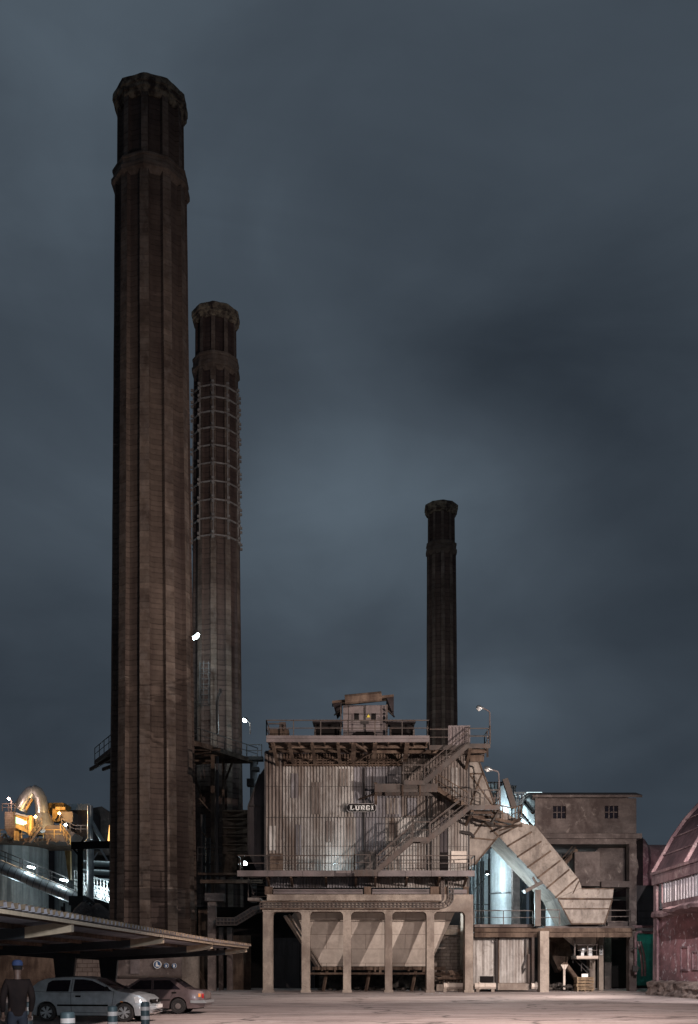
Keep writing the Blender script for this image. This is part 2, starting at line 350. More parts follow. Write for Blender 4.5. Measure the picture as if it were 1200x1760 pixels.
nz = N.new('ShaderNodeTexNoise'); nz.inputs['Scale'].default_value = .5; nz.inputs['Detail'].default_value = 6; K(tcn.outputs['Object'], nz.inputs[0])
ms = N.new('ShaderNodeVectorMath'); ms.operation = 'SCALE'; K(nz.outputs[1], ms.inputs[0]); ms.inputs[3].default_value = 3.0; K(ms.outputs[0], wv.inputs[1]); K(wv.outputs[0], vo.inputs[0])
c_ = gx(gr(vo.outputs[0], .0, .016, .9, 0), c_, (.03,.022,.02))
fg = gn(gm((1,1,1)), 9, 6, .75)
c_ = gx(.5, c_, gx(gr(fg, .3, .7), (.5,.5,.5), (1.2,1.2,1.2)), 'MULTIPLY')
K(c_, bs.inputs['Base Color']); bs.inputs['Roughness'].default_value = .82
bp = N.new('ShaderNodeBump'); bp.inputs['Strength'].default_value = .5; bp.inputs['Distance'].default_value = .03
ad = N.new('ShaderNodeMath'); ad.operation = 'ADD'; K(fg, ad.inputs[0]); K(gn(gm((1,1,1)), .9, 5), ad.inputs[1]); K(ad.outputs[0], bp.inputs['Height']); K(bp.outputs[0], bs.inputs['Normal'])
m = M()
gxs = [-1500,-300,-80]+[x for x in range(-40, 45, 4)]+[80,300,1500]; gys = [-200,-30,0]+[y for y in range(6, 100, 3)]+[130,300,3000]
nx = len(gxs)
m.add([(x, y, (noise.noise(Vector((x*.12, y*.12, 0)))*.03 if 12 < y < 60 and abs(x) < 17 else 0)) for y in gys for x in gxs],
      [(j*nx+i, j*nx+i+1, (j+1)*nx+i+1, (j+1)*nx+i) for j in range(len(gys)-1) for i in range(nx-1)])
tag(m.build('ground', g, smooth=True), kind='structure')
# ------------------------------------------------------------------ chimneys
def decagon(r, rib=.06, ribw=.16, face=.0):
    """ten-sided section with a raised rib on every corner; unit: metres"""
    pts = []
    for k in range(10):
        a = 2*math.pi*k/10-math.pi/2
        c = Vector((math.cos(a), math.sin(a), 0)); t = Vector((-c.y, c.x, 0))
        hw = ribw*r
        pts += [c*(r*.955)-t*hw, c*(r*(1+rib))-t*hw*.8, c*(r*(1+rib))+t*hw*.8, c*(r*.955)+t*hw]
    return pts
def loft(levels, jit=0):
    mm = M(); vs = []; n = len(levels[0][0])
    for pts, off in levels:
        for p in pts: vs.append(p+off+(Vector((random.uniform(-jit,jit), random.uniform(-jit,jit), random.uniform(-jit,jit)))))
    fs = []
    for i in range(len(levels)-1):
        fs += [(i*n+j, i*n+(j+1)%n, (i+1)*n+(j+1)%n, (i+1)*n+j) for j in range(n)]
    fs += [tuple(range(n-1,-1,-1)), tuple(range((len(levels)-1)*n, len(levels)*n))]
    return mm.add(vs, fs)
def ngon(r, sub=4, n=10):
    out = []
    for k in range(n):
        a = Vector((math.cos(2*math.pi*k/n-math.pi/2), math.sin(2*math.pi*k/n-math.pi/2), 0)); b = Vector((math.cos(2*math.pi*(k+1)/n-math.pi/2), math.sin(2*math.pi*(k+1)/n-math.pi/2), 0))
        out += [(a.lerp(b, q/sub))*r for q in range(sub)]
    return out
def chimney(Y, cxb, cxt, wb, wt, capw, rows, shaftm, label, name='factory_chimney'):
    """rows: photo rows of cap top, cap bottom, collar top, collar bottom"""
    s_ = Y/FPX; y0, y1, y2, y3 = rows
    Xb, Xt = PX(cxb, Y), PX(cxt, Y)
    Yn = Y-capw*s_/2; zt = PZ(y0, Yn); root = thing(name, (Xb, Y, 0), label, 'chimney', 'tall industrial chimneys')
    def off(z): return Vector((Xb+(Xt-Xb)*z/zt, Y, z))
    rb, rt = wb*s_/2/1.03, wt*s_/2/1.06
    def rad(z): return rb+(rt-rb)*min(1, z/zt)**.85
    zc, zn0, zn1 = PZ(y1, Yn), PZ(y2, Yn), PZ(y3, Yn)
    lv = []
    n = 24
    for i in range(n+1):
        z = zn1*i/n; lv.append((decagon(rad(z)), off(z)))
    sh_ = loft(lv, .012).build('shaft', shaftm, root); sh_.data.materials.append(mt['rib'])
    for i_ in range(n*40):
        if i_ % 4 == 1: sh_.data.polygons[i_].material_index = 1
    lv = [(decagon(rad(z)*.925, .08, .13), off(z)) for z in (zn0-.05, (zn0+zc)/2, zc+.1)]
    nk_ = loft(lv).build('neck', shaftm, root); nk_.data.materials.append(mt['rib'])
    for i_ in range(80):
        if i_ % 4 == 1: nk_.data.polygons[i_].material_index = 1
    rc = rad(zn1)
    hh = zn0-zn1
    lv = [(ngon(rc*k_), off(z)) for k_, z in ((1.0, zn1-.25*hh), (1.135, zn1+.0*hh), (1.17, zn1+.05*hh), (1.17, zn1+.30*hh), (1.11, zn1+.33*hh), (1.11, zn0-.30*hh), (1.14, zn0-.26*hh), (1.14, zn0-.12*hh), (1.0, zn0))]
    loft(lv, .012).build('collar', mt['rib'], root)
    cw = capw*s_/2; ch = zt-zc
    lv = [(ngon(cw*k_, 6), off(z)) for k_, z in ((.86, zc-.1*ch), (.93, zc+.06*ch), (.94, zc+.22*ch), (.985, zc+.26*ch), (.985, zc+.5*ch), (1.02, zc+.54*ch), (1.02, zt-.1*ch), (.98, zt), (.80, zt), (.76, zt-.7*ch))]
    random.seed(int(Y)); loft(lv, .022*cw/3).build('cap', mt['cap'], root)
    # soot-stained vertical stiffeners on the shaft corners
    return root, rad, off, zn1
ch1, rad1, off1, zn = chimney(84, 264, 259, 148, 118, 126, (122, 150, 255, 284), mt['chim'], 'tallest brown concrete chimney with warm lamplight on its foot, beside the car park')
ch2, rad2, off2, zn2 = chimney(105, 374, 371, 92, 74, 82, (516, 536, 597, 624), mt['chim2'], 'middle-height dark chimney girdled by pale steel hoops below its collar')
ch3, rad3, off3, zn3 = chimney(122, 761.5, 758.5, 58, 49, 58, (858, 873, 923, 942), mt['chim2'], 'shortest slim dark chimney rising behind the roof stairs of the corrugated building')
# hoops and tie bars on the middle chimney
for i, yy in enumerate((648, 669, 694, 722, 753, 784, 816, 848, 880, 910)):
    z = PZ(yy, 101.5); m = M(); r = rad2(z)*1.075; o_ = off2(z)
    pts = [Vector((math.cos(2*math.pi*k/10-math.pi/2), math.sin(2*math.pi*k/10-math.pi/2), 0))*r+o_ for k in range(11)]
    for a, b in zip(pts, pts[1:]): m.bar(a, b, .10, .13)
    for p in pts[:-1]:
        q = (p-o_).normalized(); m.box(p.x-.13+q.x*.15, p.x+.13+q.x*.15, p.y-.13+q.y*.15, p.y+.13+q.y*.15, p.z-.32, p.z-.12); m.box(p.x-.13+q.x*.15, p.x+.13+q.x*.15, p.y-.13+q.y*.15, p.y+.13+q.y*.15, p.z+.12, p.z+.32)
    m.build('hoop', mt['tie'], ch2)
for k in range(10):
    m = M(); a = 2*math.pi*k/10-math.pi/2; d = Vector((math.cos(a), math.sin(a), 0))
    za, zb = PZ(915, 101.5), PZ(644, 101.5)
    m.bar(off2(za)+d*rad2(za)*1.085, off2(zb)+d*rad2(zb)*1.085, .12); m.build('tie_bar', mt['tie'], ch2)
# aircraft-style ladders with cages
def ladder(a, b, parent=None, wd=.5, out=Vector((1,0,0)), cage=True, name='ladder', org=None, r=.03, step=.45):
    m = M(); a = Vector(a); b = Vector(b); out = Vector(out).normalized(); side = out.cross(Vector((0,0,1))).normalized()*wd/2
    m.bar(a-side, b-side, r*2); m.bar(a+side, b+side, r*2)
    n = int((b-a).length/step)
    for i in range(n+1):
        p = a.lerp(b, i/n); m.bar(p-side, p+side, r*1.2)
    if cage:
        for i in range(0, n+1, 3):
            p = a.lerp(b, i/n); pts = [p+side*1.3*math.cos(t)+out*.75*math.sin(t) for t in [math.pi*q/6 for q in range(7)]]
            for u, v_ in zip(pts, pts[1:]): m.bar(u, v_, r)
        for t in (math.pi*.25, math.pi*.5, math.pi*.75):
            m.bar(a+side*1.3*math.cos(t)+out*.75*math.sin(t), b+side*1.3*math.cos(t)+out*.75*math.sin(t), r)
    return m.build(name, mt['steeld'], parent, org=org)

# ------------------------------------------------------------------ platform between the chimneys
pl = thing('chimney_platform', (-20, 98, 20), 'rusty polygonal walkway platform with thin railings between the two tall chimneys', 'platform')
zD = 21.6
edge = [(PX(163,100.5), 100.5), (PX(205,92), 92), (PX(270,89.2), 89.2), (PX(345,92.5), 92.5), (PX(443,100.5), 100.5), (PX(443,101.5), 101.6), (PX(163,101.5), 101.6)]
M().prism([(x, y, zD) for x, y in edge], (0,0,.12)).build('deck', mt['rust'], pl)
m = M()
for (x0,y0_), (x1,y1_) in zip(edge[:5], edge[1:5]): m.bar((x0,y0_,zD-.12), (x1,y1_,zD-.12), .12, .38)
m.build('edge_beam', mt['rust'], pl)
m = M().rail([(x, y, zD+.12) for x, y in edge[:5]], 1.15, 2.0, .03, 1); m.build('railing', mt['steeld'], pl)
m = M()
for x, y in ((-19.5,93), (-15.4,91.5), (-12.5,94.5), (-10.2,98.5)): m.bar((x,y,zD-.25), ((x-17)*.3-14.5, 103, zD-.3), .2, .3)
for x in (-18.8,-16.5,-14.5,-12.8,-11): m.bar((x, 93 if x > -20 and x < -14 else 99, zD-.28), (x*.4-8.5, 102.5, zD-3.6), .16)
for yy in (94,96.5,99): m.bar((-18.5,yy,zD-.2),(-11.5,yy,zD-.2),.14,.25)
m.build('underside_brace', mt['rust'], pl)
M().bar((PX(366,96),96,0),(PX(366,96),96,zD-.3),.35).build('post', mt['rust'], pl)
M().bar((PX(384,98),98,0),(PX(384,98),98,zD-.3),.22).build('post', mt['rust'], pl)
# vent pipe standing on the platform, caged ladder, lamps
tag(M().tube([P(374,1262,97),P(373,1210,97),P(375,1197,97),P(379,1190,97),P(379,1184,97)],[.13]*5).build('vent_pipe', mt['steeld'], org=P(374,1262,97)), 'thin dark vent pipe with a bent tip standing on the chimney platform', 'pipe')
def floodlamp(loc, d, label, glowm, power, col, post=None, size=.35, group=None):
    t_ = thing('floodlight', loc, label, 'floodlight', group)
    loc = Vector(loc); d = Vector(d).normalized()
    side = d.cross(Vector((0,0,1))).normalized() if abs(d.z) < .95 else Vector((1,0,0)); up = side.cross(d).normalized()
    M().bar(loc-d*size*.5, loc, size*1.1, size*.8).build('housing', mt['steeld'], t_)
    M().tube([loc-d*size*.1, loc+d*size*.25, loc+d*size*.42], [size*.5,size*.46,size*.2], 14).build('lens', glowm, t_, smooth=True)
    if size > .7:
        for dz in (-.4, .4): M().bar(loc-d*size*.4, loc+Vector((-.75,-2.2+dz,-1.1)), .10).build('bracket', mt['steeld'], t_)
    if post: M().tube([Vector(p) for p in post], .05, 6).build('post', mt['steel'], t_)
    if power: lamp('floodlight_beam', loc+d*size*.75, power, col, radius=.12)
    return t_
ladder(P(352,1212,100.6), P(352,1140,100.6), None, .9, Vector((0,-1,0)), True, 'caged_ladder', org=P(352,1212,100.6), r=.045)
tag(bpy.data.objects['caged_ladder'], 'dark caged ladder between the two tall chimneys under the bright lamp', 'ladder')
CY = (.70,.92,1.0)
floodlamp(P(335,1092,96), (.7,.35,-.75), 'glaring white floodlight on the edge of the tallest chimney', mt['gw'], 900, CY, size=.80)
floodlamp(P(421,1238,98), (-.5,-.3,-.8), 'small glaring white lamp on a post at the end of the chimney platform', mt['gw'], 380, CY, post=[P(430,1262,98), P(430,1243,98), P(424,1238,98)], size=.4)

# ------------------------------------------------------------------ corrugated dust-filter building
Yc = 74.0
B = thing('filter_building', (PX(630,Yc), 79, 0), 'tall corrugated metal filter building standing on concrete columns with outside stairs', 'industrial building')
cols = [(452,468),(518.5,532.5),(590,603.5),(662,674.5),(733.5,746.5),(799.5,813.5)]
for a, b in cols:
    m = M(); x0, x1 = PX(a,Yc), PX(b,Yc)
    m.box(x0, x1, Yc, Yc+1.15, -.05, PZ(1560,Yc)-.0)
    m.box(x0-.06, x1+.06, Yc-.06, Yc+1.2, -.05, .18)
    m.build('column', mt['conc'], B)
m = M().pbox(451,813.5,1548,1567,Yc-.06,1.15)
zt_ = PZ(1567,Yc)
for i, (a, b) in enumerate(cols):
    for sx, q in ((-1,a),(1,b)):
        if (i == 0 and sx < 0) or (i == 5 and sx > 0): continue
        x = PX(q,Yc); k = .32
        arc = [(x, Yc-.02, zt_+.02), (x+sx*k, Yc-.02, zt_+.02)]+[(x+sx*k*(1-math.sin(t)), Yc-.02, zt_-k*(1-math.cos(t))) for t in [math.pi/2*j/5 for j in range(6)]]
        m.prism(arc, (0,1.05,0))
m.build('beam', mt['conc'], B)
M().pbox(459,759,1537.5,1548,Yc-.25,1.2).build('ledge', mt['conc'], B)
M().pbox(759,813.5,1537.5,1548.2,Yc-.05,1.1).build('ledge', mt['conc'], B)
m = M().pbox(470,624,1528.5,1531,Yc-.1,.5).pbox(470,624,1534.5,1536.5,Yc-.1,.5).pbox(470,624,1531,1534.5,Yc+.1,.2)
m.pbox(640,738,1528.5,1531,Yc-.1,.5).pbox(640,738,1534.5,1536.5,Yc-.1,.5).pbox(640,738,1531,1534.5,Yc+.1,.2).pbox(776,803,1529,1536,Yc-.1,.4)
m.build('girder', mt['lilac'], B)
for a, b in ((455,468),(626,638),(740,770),(797,806)): M().pbox(a,b,1524,1538,Yc-.02,.7).build('bearing_block', mt['rust'], B)
# cable trays along the beam, curving up at the right-hand end
def tray(path, wd, nrm=(0,-1,0)):
    m = M(); path = [Vector(p) for p in path]; nr = Vector(nrm)
    L_ = [0]
    for a, b in zip(path, path[1:]): L_.append(L_[-1]+(b-a).length)
    for k in (-1, 0, 1):
        pp = []
        for i, p in enumerate(path):
            d = (path[min(i+1,len(path)-1)]-path[max(i-1,0)]).normalized(); s_ = d.cross(nr).normalized(); pp.append(p+s_*wd/2*k)
        for a, b in zip(pp, pp[1:]): m.bar(a, b, .07, .10, up=nr)
    t = 0
    while t < L_[-1]:
        i = max(j for j in range(len(L_)) if L_[j] <= t); i = min(i, len(path)-2)
        p = path[i].lerp(path[i+1], (t-L_[i])/max(1e-6, L_[i+1]-L_[i])); d = (path[i+1]-path[i]).normalized(); s_ = d.cross(nr).normalized()
        m.bar(p-s_*wd/2, p+s_*wd/2, .07, .06, up=nr); t += .27
    return m
Yt = Yc-.16
arc = [P(761+14*math.sin(t), 1542+14*math.cos(t), Yt) for t in [math.pi/2*j/6 for j in range(7)]]
tray([P(447,1556,Yt), P(700,1556,Yt)]+arc+[P(775,1512,Yt)], .36).build('cable_tray', mt['steel'], B)
arc = [P(752+9*math.sin(t), 1541+9*math.cos(t), Yt) for t in [math.pi/2*j/6 for j in range(7)]]
tray([P(740,1550,Yt)]+arc+[P(761,1512,Yt)], .2).build('cable_tray', mt['steel'], B)
M().pbox(447,757,1549,1550.6,Yt-.1,.14).pbox(447,757,1561,1563,Yt-.1,.14).build('tray_edge', mt['rust'], B)
# casing
Yw = 74.75
zb, zt_ = PZ(1526,Yw), PZ(1290,Yw)
M().box(PX(456,Yw), PX(807,Yw), Yw+.06, 88, zb, zt_).build('casing', mt['drk'], B)
def panel(x0, x1, y0, y1, mm, Y=Yw, pitch=.215, amp=.10, d=0.0, par=B, name='wall_sheet'):
    M().corr((PX(x0,Y), Y+d, PZ(y1,Y)), (PX(x1,Y)-PX(x0,Y),0,0), (0,0,PZ(y0,Y)-PZ(y1,Y)), pitch, amp, (0,-1,0), jit=.01).build(name, mm, par)
panel(456,486,1296,1405,mt['brn'])
panel(486,608,1318,1405.5,mt['tan'],d=-.02)
panel(608,646,1318,1405.5,mt['grey'])
panel(646,690,1318,1405.5,mt['grey'],d=-.03)
panel(690,770,1296,1405.5,mt['brn'])
panel(770,807,1296,1405.5,mt['brn'],d=-.03)
panel(456,486,1404.5,1500,mt['brn'],d=-.02)
panel(486,612,1404.5,1500,mt['tan'],d=-.04)
panel(612,662,1404.5,1500,mt['grey'],d=-.02)
panel(662,756,1404.5,1500,mt['tan'],d=-.045)
panel(756,770,1404.5,1500,mt['drk'],d=0)
panel(770,807,1404.5,1500,mt['tan'],d=-.03)
panel(486,690,1296,1318.5,mt['rust'],d=.03)
panel(458,636,1506,1526,mt['grey'],pitch=.2,d=-.05); panel(636,803,1506,1526,mt['tan'],pitch=.2,d=-.05)
random.seed(31)
for (x0,x1,y0,y1,k_) in ((500,514,1330,1372,'grey'),(536,552,1345,1400,'brn'),(560,573,1412,1448,'brn'),(508,520,1418,1470,'grey'),(583,600,1322,1352,'brn'),(664,688,1372,1400,'tan'),(700,716,1372,1402,'grey'),(668,684,1412,1440,'brn'),(716,738,1450,1494,'brn'),(462,476,1420,1462,'tan'),(775,790,1320,1380,'tan')):
    panel(x0,x1,y0,y1,mt[k_],d=-.07,name='repair_sheet')
# horizontal seam battens, corner angles
m = M()
for yy, t_h in ((1405,.6),(1352,.25),(1455,.25)): m.pbox(456,807,yy-t_h,yy+t_h*.7,Yw-.14,.06)
m.pbox(454.5,457.5,1292,1500,Yw-.12,.16).pbox(803.5,807.5,1292,1526,Yw-.12,.16)
m.build('trim', mt['steeld'], B)
m = M()
for yy in (1305.5, 1310, 1314.5): m.tube([P(488,yy,Yw-.25), P(692,yy,Yw-.25)], .05, 6)
for x in range(490, 692, 13): m.bar(P(x,1304,Yw-.2), P(x,1317,Yw-.2), .07)
m.build('pipe_rack', mt['rust'], B)
m = M()
for x in (626, 735, 742): m.tube([P(x,1320,Yw-.2), P(x,1496,Yw-.2)], .05, 6)
m.tube([P(794,1430,Yw-.3), P(809,1433,Yw-.3), P(815,1440,Yw-.3)], .12, 8)
m.build('conduit', mt['steeld'], B)
# doors / hatches behind the lower walkway
for (x0,x1,y0,y1,k_) in ((464,487,1467,1496,'rust'),(617,645,1464,1496,'steel'),(776,802,1463,1483,'hop')):
    M().pbox(x0,x1,y0,y1,Yw-.22,.12).build('hatch', mt[k_], B)
M().pbox(757,769,1465,1497,Yw-.16,.1).build('hatch', mt['black'], B)
# side diffusers
Yd = 76.2
def claddrib(pts, Y, d, mm, name):
    return M().pprism(pts, Y, d).build(name, mm, B)
claddrib([(456,1318),(447,1331),(427,1386),(427,1466),(444,1502),(456,1502)], Yd, 10, mt['drk'], 'inlet_cone')
claddrib([(806,1300),(824,1310),(853,1388),(899,1414),(857,1437),(815,1488),(806,1490)], Yd, 9, mt['duct'], 'outlet_cone')
m = M()
for a, b in (((430,1385),(456,1385)),((447,1331),(427,1386)),((427,1386),(427,1466)),((427,1466),(456,1500))): m.bar(P(*a,Yd-.06), P(*b,Yd-.06), .12)
m.build('cone_stiffener', mt['steeld'], B)
m = M()
for a, b in (((807,1330),(829,1330)),((807,1388),(850,1388)),((807,1330),(850,1388)),((829,1330),(807,1388)),((809,1440),(850,1444)),((824,1310),(853,1388)),((815,1488),(857,1437)),((807,1388),(857,1437)),((845,1392),(812,1440))): m.bar(P(*a,Yd-.05), P(*b,Yd-.05), .09, .10)
m.build('cone_stiffener', mt['rust'], B)
# hopper
def hp(x, y, Y): return P(x, y, Y)
Yh0, Yh1 = 75.7, 78.3
ht = PZ(1566,Yh0); hb = PZ(1661,Yh1)
TL, TR = (PX(508,Yh0), Yh0, ht), (PX(783,Yh0), Yh0, ht)
BL, BR = (PX(544,Yh1), Yh1, hb), (PX(738,Yh1), Yh1, hb)
TL2, TR2 = (PX(480,Yh0), 88, ht), (PX(800,Yh0), 88, ht); BL2, BR2 = (BL[0], 83.5, hb), (BR[0], 83.5, hb)
M().add([TL,TR,BR,BL,TL2,TR2,BR2,BL2], [(0,1,2,3),(1,5,6,2),(5,4,7,6),(4,0,3,7),(3,2,6,7),(0,4,5,1)]).build('hopper', mt['hop'], B)
m = M()
for xx in (.18,.37,.56,.75): 
    a = Vector(TL).lerp(Vector(TR), xx); b = Vector(BL).lerp(Vector(BR), xx)
for t in (.17,): 
    a = Vector(TL).lerp(Vector(BL), t); b = Vector(TR).lerp(Vector(BR), t); m.bar(a+Vector((0,-.05,0)), b+Vector((0,-.05,0)), .1, .1)
m.bar(P(490,1574,75.5), P(546,1662,78.0), .30, .12); m.bar(P(497,1572,76.0), P(552,1660,78.2), .12)
m.build('hopper_brace', mt['conc'], B)
m = M()
m.box(BL[0]-.3, BR[0]+1.2, Yh1-.35, Yh1+2.8, hb-.28, hb-.04)
random.seed(77)
for i in range(17): 
    x = BL[0]-.2+i*.5+random.uniform(-.15,.15); m.box(x, x+random.uniform(.06,.2), Yh1-.5, Yh1-.34, hb-random.uniform(.2,.5), hb-.02)
for x in (BL[0]+.8, BL[0]+4, BR[0]-1): m.bar((x,Yh1,hb-.3),(x-.3,Yh1+.2,0),.18)
m.tube([(BL[0]-.5,Yh1-.5,hb-.55),(BR[0]+1.5,Yh1-.5,hb-.55)], .09, 8)
m.build('screw_conveyor', mt['rust'], B)
# lower walkway
Yg = 72.3
W_ = M().box(PX(408,Yg), PX(816,Yg), Yg, Yw-.1, PZ(1503,Yg), PZ(1498,Yg)); W_.build('walkway', mt['steel'], B)
wk = bpy.data.objects['walkway']
m = M()
for a, b in ((408,520),(520.4,609),(611,648.5),(650,697),(697.4,741.5),(742,786),(786.4,816)): m.box(PX(a,Yg), PX(b,Yg), Yg-.08, Yg+.02, PZ(1506.5,Yg), PZ(1496.5,Yg))
m.build('kick_plate', mt['lilac'], wk)
zw = PZ(1497,Yg)
M().rail([(PX(408,Yg),Yg+2,zw),(PX(408,Yg),Yg,zw),(PX(609,Yg),Yg,zw)], 1.06, 1.82, .032).rail([(PX(648,Yg),Yg,zw),(PX(816,Yg),Yg,zw),(PX(816,Yg),Yg+2,zw)], 1.06, 1.82, .032).build('railing', mt['steel'], wk)
for x in (459,500,560,612,646,700,756,803): M().bar(P(x,1507,Yg+.1), P(x*.97+18,1523,Yw-.1), .14).bar(P(x,1506,Yg+.1),(PX(x,Yg),Yw,PZ(1506,Yg)),.14).build('bracket', mt['rust'], wk)
# stair foot landing
M().box(PX(609,71.4),PX(649,71.4),71.0,72.25,PZ(1503,71.4),PZ(1498,71.4)).box(PX(609,71.4),PX(649,71.4),70.95,71.05,PZ(1507,71.4),PZ(1496,71.4)).build('landing', mt['steel'], B)
M().rail([(PX(609,71.4),72.2,PZ(1497,71.4)),(PX(609,71.4),71,PZ(1497,71.4)),(PX(636,71.4),71,PZ(1497,71.4))],1.06,.9,.032).build('railing', mt['steel'], B)
# upper roof gallery
Yu = 71.0
m = M().box(PX(458,Yu), PX(738,Yu), Yu, Yw+4, PZ(1270,Yu), PZ(1268,Yu)); m.build('roof_gallery', mt['rust'], B)
rg = bpy.data.objects['roof_gallery']
M().box(PX(458,Yu), PX(738,Yu), Yu-.12, Yu+.05, PZ(1276,Yu), PZ(1270.6,Yu)).box(PX(458,Yu), PX(738,Yu), Yu-.06, Yu+.05, PZ(1269.8,Yu), PZ(1264.5,Yu)).build('edge_girder', mt['lilac'], rg)
M().rail([(PX(458,Yu),Yu+5,PZ(1265,Yu)),(PX(458,Yu),Yu,PZ(1265,Yu)),(PX(738,Yu),Yu,PZ(1265,Yu)),(PX(738,Yu),Yu+1.6,PZ(1265,Yu))], 1.06, 1.86, .032).build('railing', mt['steel'], rg)
zu = PZ(1276,Yu)
m = M()
for x in (468,497,536,581): m.bar((PX(x,Yu),Yu+.1,zu), (PX(x,Yu)+.12,Yw,PZ(1316,Yw)), .22, .10)
for x in (608,645,700): m.bar((PX(x,Yu),Yu+.1,zu), (PX(x,Yu),Yw-.9,PZ(1312,Yw)), .30, .18)
for x in range(470,740,22): m.bar((PX(x,Yu),Yu,zu+.05), (PX(x,Yu),Yw,zu+.05), .10, .22)
m.bar(P(610,1279,Yu+.2), P(640,1296,Yw-1.2), .16); m.bar(P(612,1308,Yw-1), P(641,1292,Yu+.6), .14)
m.bar(P(648,1292.5,73), P(770,1292.5,73), .2, .22)
for yy in (72.2,73.6): m.bar((PX(462,yy),yy,zu-.05), (PX(735,yy),yy,zu-.05), .12, .2)
m.build('gallery_strut', mt['rust'], rg)
# lower right part of the roof gallery
M().box(PX(738,72),PX(806,72),72,Yw+2,PZ(1285,72),PZ(1282,72)).box(PX(738,72),PX(806,72),71.95,72.05,PZ(1289,72),PZ(1281,72)).build('roof_gallery', mt['steel'], B)
M().rail([(PX(738,72),72,PZ(1281,72)),(PX(772,72),72,PZ(1281,72))],1.1,1.3,.032).build('railing', mt['steel'], B)
panel(772,807,1249,1283,mt['lilac'],Y=72.0,pitch=.2,amp=.06,name='screen_sheet')
M().pbox(770.5,772.5,1247,1284,71.95,.1).pbox(771,808,1247,1249.4,71.93,.1).pbox(806,808.5,1247,1284,71.95,.1).build('screen_frame', mt['lilac'], B)
# stairs
def flight(a, b, name='stair_flight', wd=.95, par=B, m_=None, rails=(0,1), hr=1.05):
    """a, b: (px, py, Y) of upper and lower tread line at the near stringer"""
    m_ = m_ or mt['steel']
    A = P(*a); Bp = P(*b); dy = Vector((0,wd,0))
    m = M()
    for k in (0, 1): m.bar(A+dy*k, Bp+dy*k, .07, .30)
    n = max(3, int((A.z-Bp.z)/.19))
    for i in range(n):
        p = A.lerp(Bp, (i+.5)/n); m.box(p.x-.14, p.x+.14, p.y, p.y+wd, p.z+.02, p.z+.055)
    st = m.build(name, m_, par)
    m = M(); up = Vector((0,0,hr))
    for k in rails:
        o_ = dy*k
        m.bar(A+o_+up, Bp+o_+up, .065); m.bar(A+o_+up*.5, Bp+o_+up*.5, .045); m.bar(A+o_+up*.25, Bp+o_+up*.25, .03)
        q = max(2, round((A-Bp).length/1.7))
        for i in range(q+1):
            p = A.lerp(Bp, i/q)+o_; m.bar(p, p+up, .06)
    m.build('handrail', m_, st)
    return st
Ys = 71.6
def landing(x0, x1, y, Y=Ys, d=1.9, rl=True, name='landing', thick=.28):
    z = PZ(y, Y)
    o = M().box(PX(x0,Y), PX(x1,Y), Y, Y+d, z-.06, z).box(PX(x0,Y), PX(x1,Y), Y-.04, Y+.05, z-thick, z+.03).box(PX(x0,Y),PX(x1,Y),Y+d-.1,Y+d,z-thick,z-.02).build(name, mt['steel'], B)
    if rl: M().rail([(PX(x0,Y),Y+.04,z),(PX(x1,Y),Y+.04,z)], 1.08, 1.3, .032).build('railing', mt['steel'], o)
    return o
l_ = landing(805,843,1279,d=3.2)
M().rail([(PX(843,Ys),Ys,PZ(1279,Ys)),(PX(843,Ys),Ys+3.1,PZ(1279,Ys)),(PX(808,Ys),Ys+3.1,PZ(1279,Ys))],1.25,1.3,.032).build('railing', mt['steel'], l_)
m = M(); m.bar(P(808,1287,Ys+.1), P(801,1322,Yw-.1), .2, .12); m.bar(P(838,1285,Ys), P(838,1300,Ys+2.2), .15); m.pbox(808,836,1288,1294,Ys+.6,.2).pbox(808,832,1298,1309,Ys+2.4,.2); m.build('bracket', mt['rust'], l_)
flight((805,1281,Ys),(730,1343,Ys))
landing(694,730,1342)
o = landing(644,752,1348,Y=72.9,d=1.6,rl=False,thick=.55)
m = M(); m.bar(P(646,1346,72.9), P(646,1382,Yw-.5), .22, .14); m.bar(P(646,1364,73.1), P(617,1374,Yw-.2), .1); 
for x in (692,722): m.bar(P(x,1350,72.8), P(x,1369,72.8), .12)
m.bar(P(648,1356,73), P(745,1356,73), .1,.16)
m.build('bracket', mt['rust'], o)
flight((750,1355,73.3),(806,1389,73.3), wd=.9, m_=mt['rust'], rails=(0,))
l3 = landing(806,860,1385,d=2.8)
M().rail([(PX(860,Ys),Ys,PZ(1385,Ys)),(PX(860,Ys),Ys+2.6,PZ(1385,Ys))],1.2,1.3,.032).build('railing', mt['steel'], l3)
m = M(); m.bar(P(812,1394,Ys+.1), P(801,1418,Yw-.1), .2, .12); m.bar(P(858,1392,Ys+.1), P(846,1412,Ys+2), .15); m.pbox(814,852,1395,1399,Ys+.9,.2).pbox(812,850,1402,1407,Ys+2.2,.2); m.bar(P(812,1404,Ys+1.5),P(850,1414,Ys+2.2),.12); m.build('bracket', mt['rust'], l3)
flight((806,1389,Ys),(739,1441,Ys))
landing(710,740,1440,d=1.0)
flight((710,1443,Ys),(648,1497,Ys))
# side gallery beyond the landing
sg = M().prism([P(848,1404,73.4),P(880,1411,73.4),P(897,1405,75.2),P(897,1409,75.2),P(880,1416,73.4),P(848,1409,73.4)], (0,.9,0)).build('side_gallery', mt['rust'], B)
M().rail([P(848,1404,73.4),P(880,1411,73.4),P(897,1405,75.2)],.9,.8,.035).build('railing', mt['rust'], sg)
M().bar(P(850,1416,73.6),P(897,1420,75),.14,.14).build('bracket', mt['rust'], sg); M().bar(P(858,1428,75),P(890,1418,74),.1).build('bracket', mt['rust'], sg)
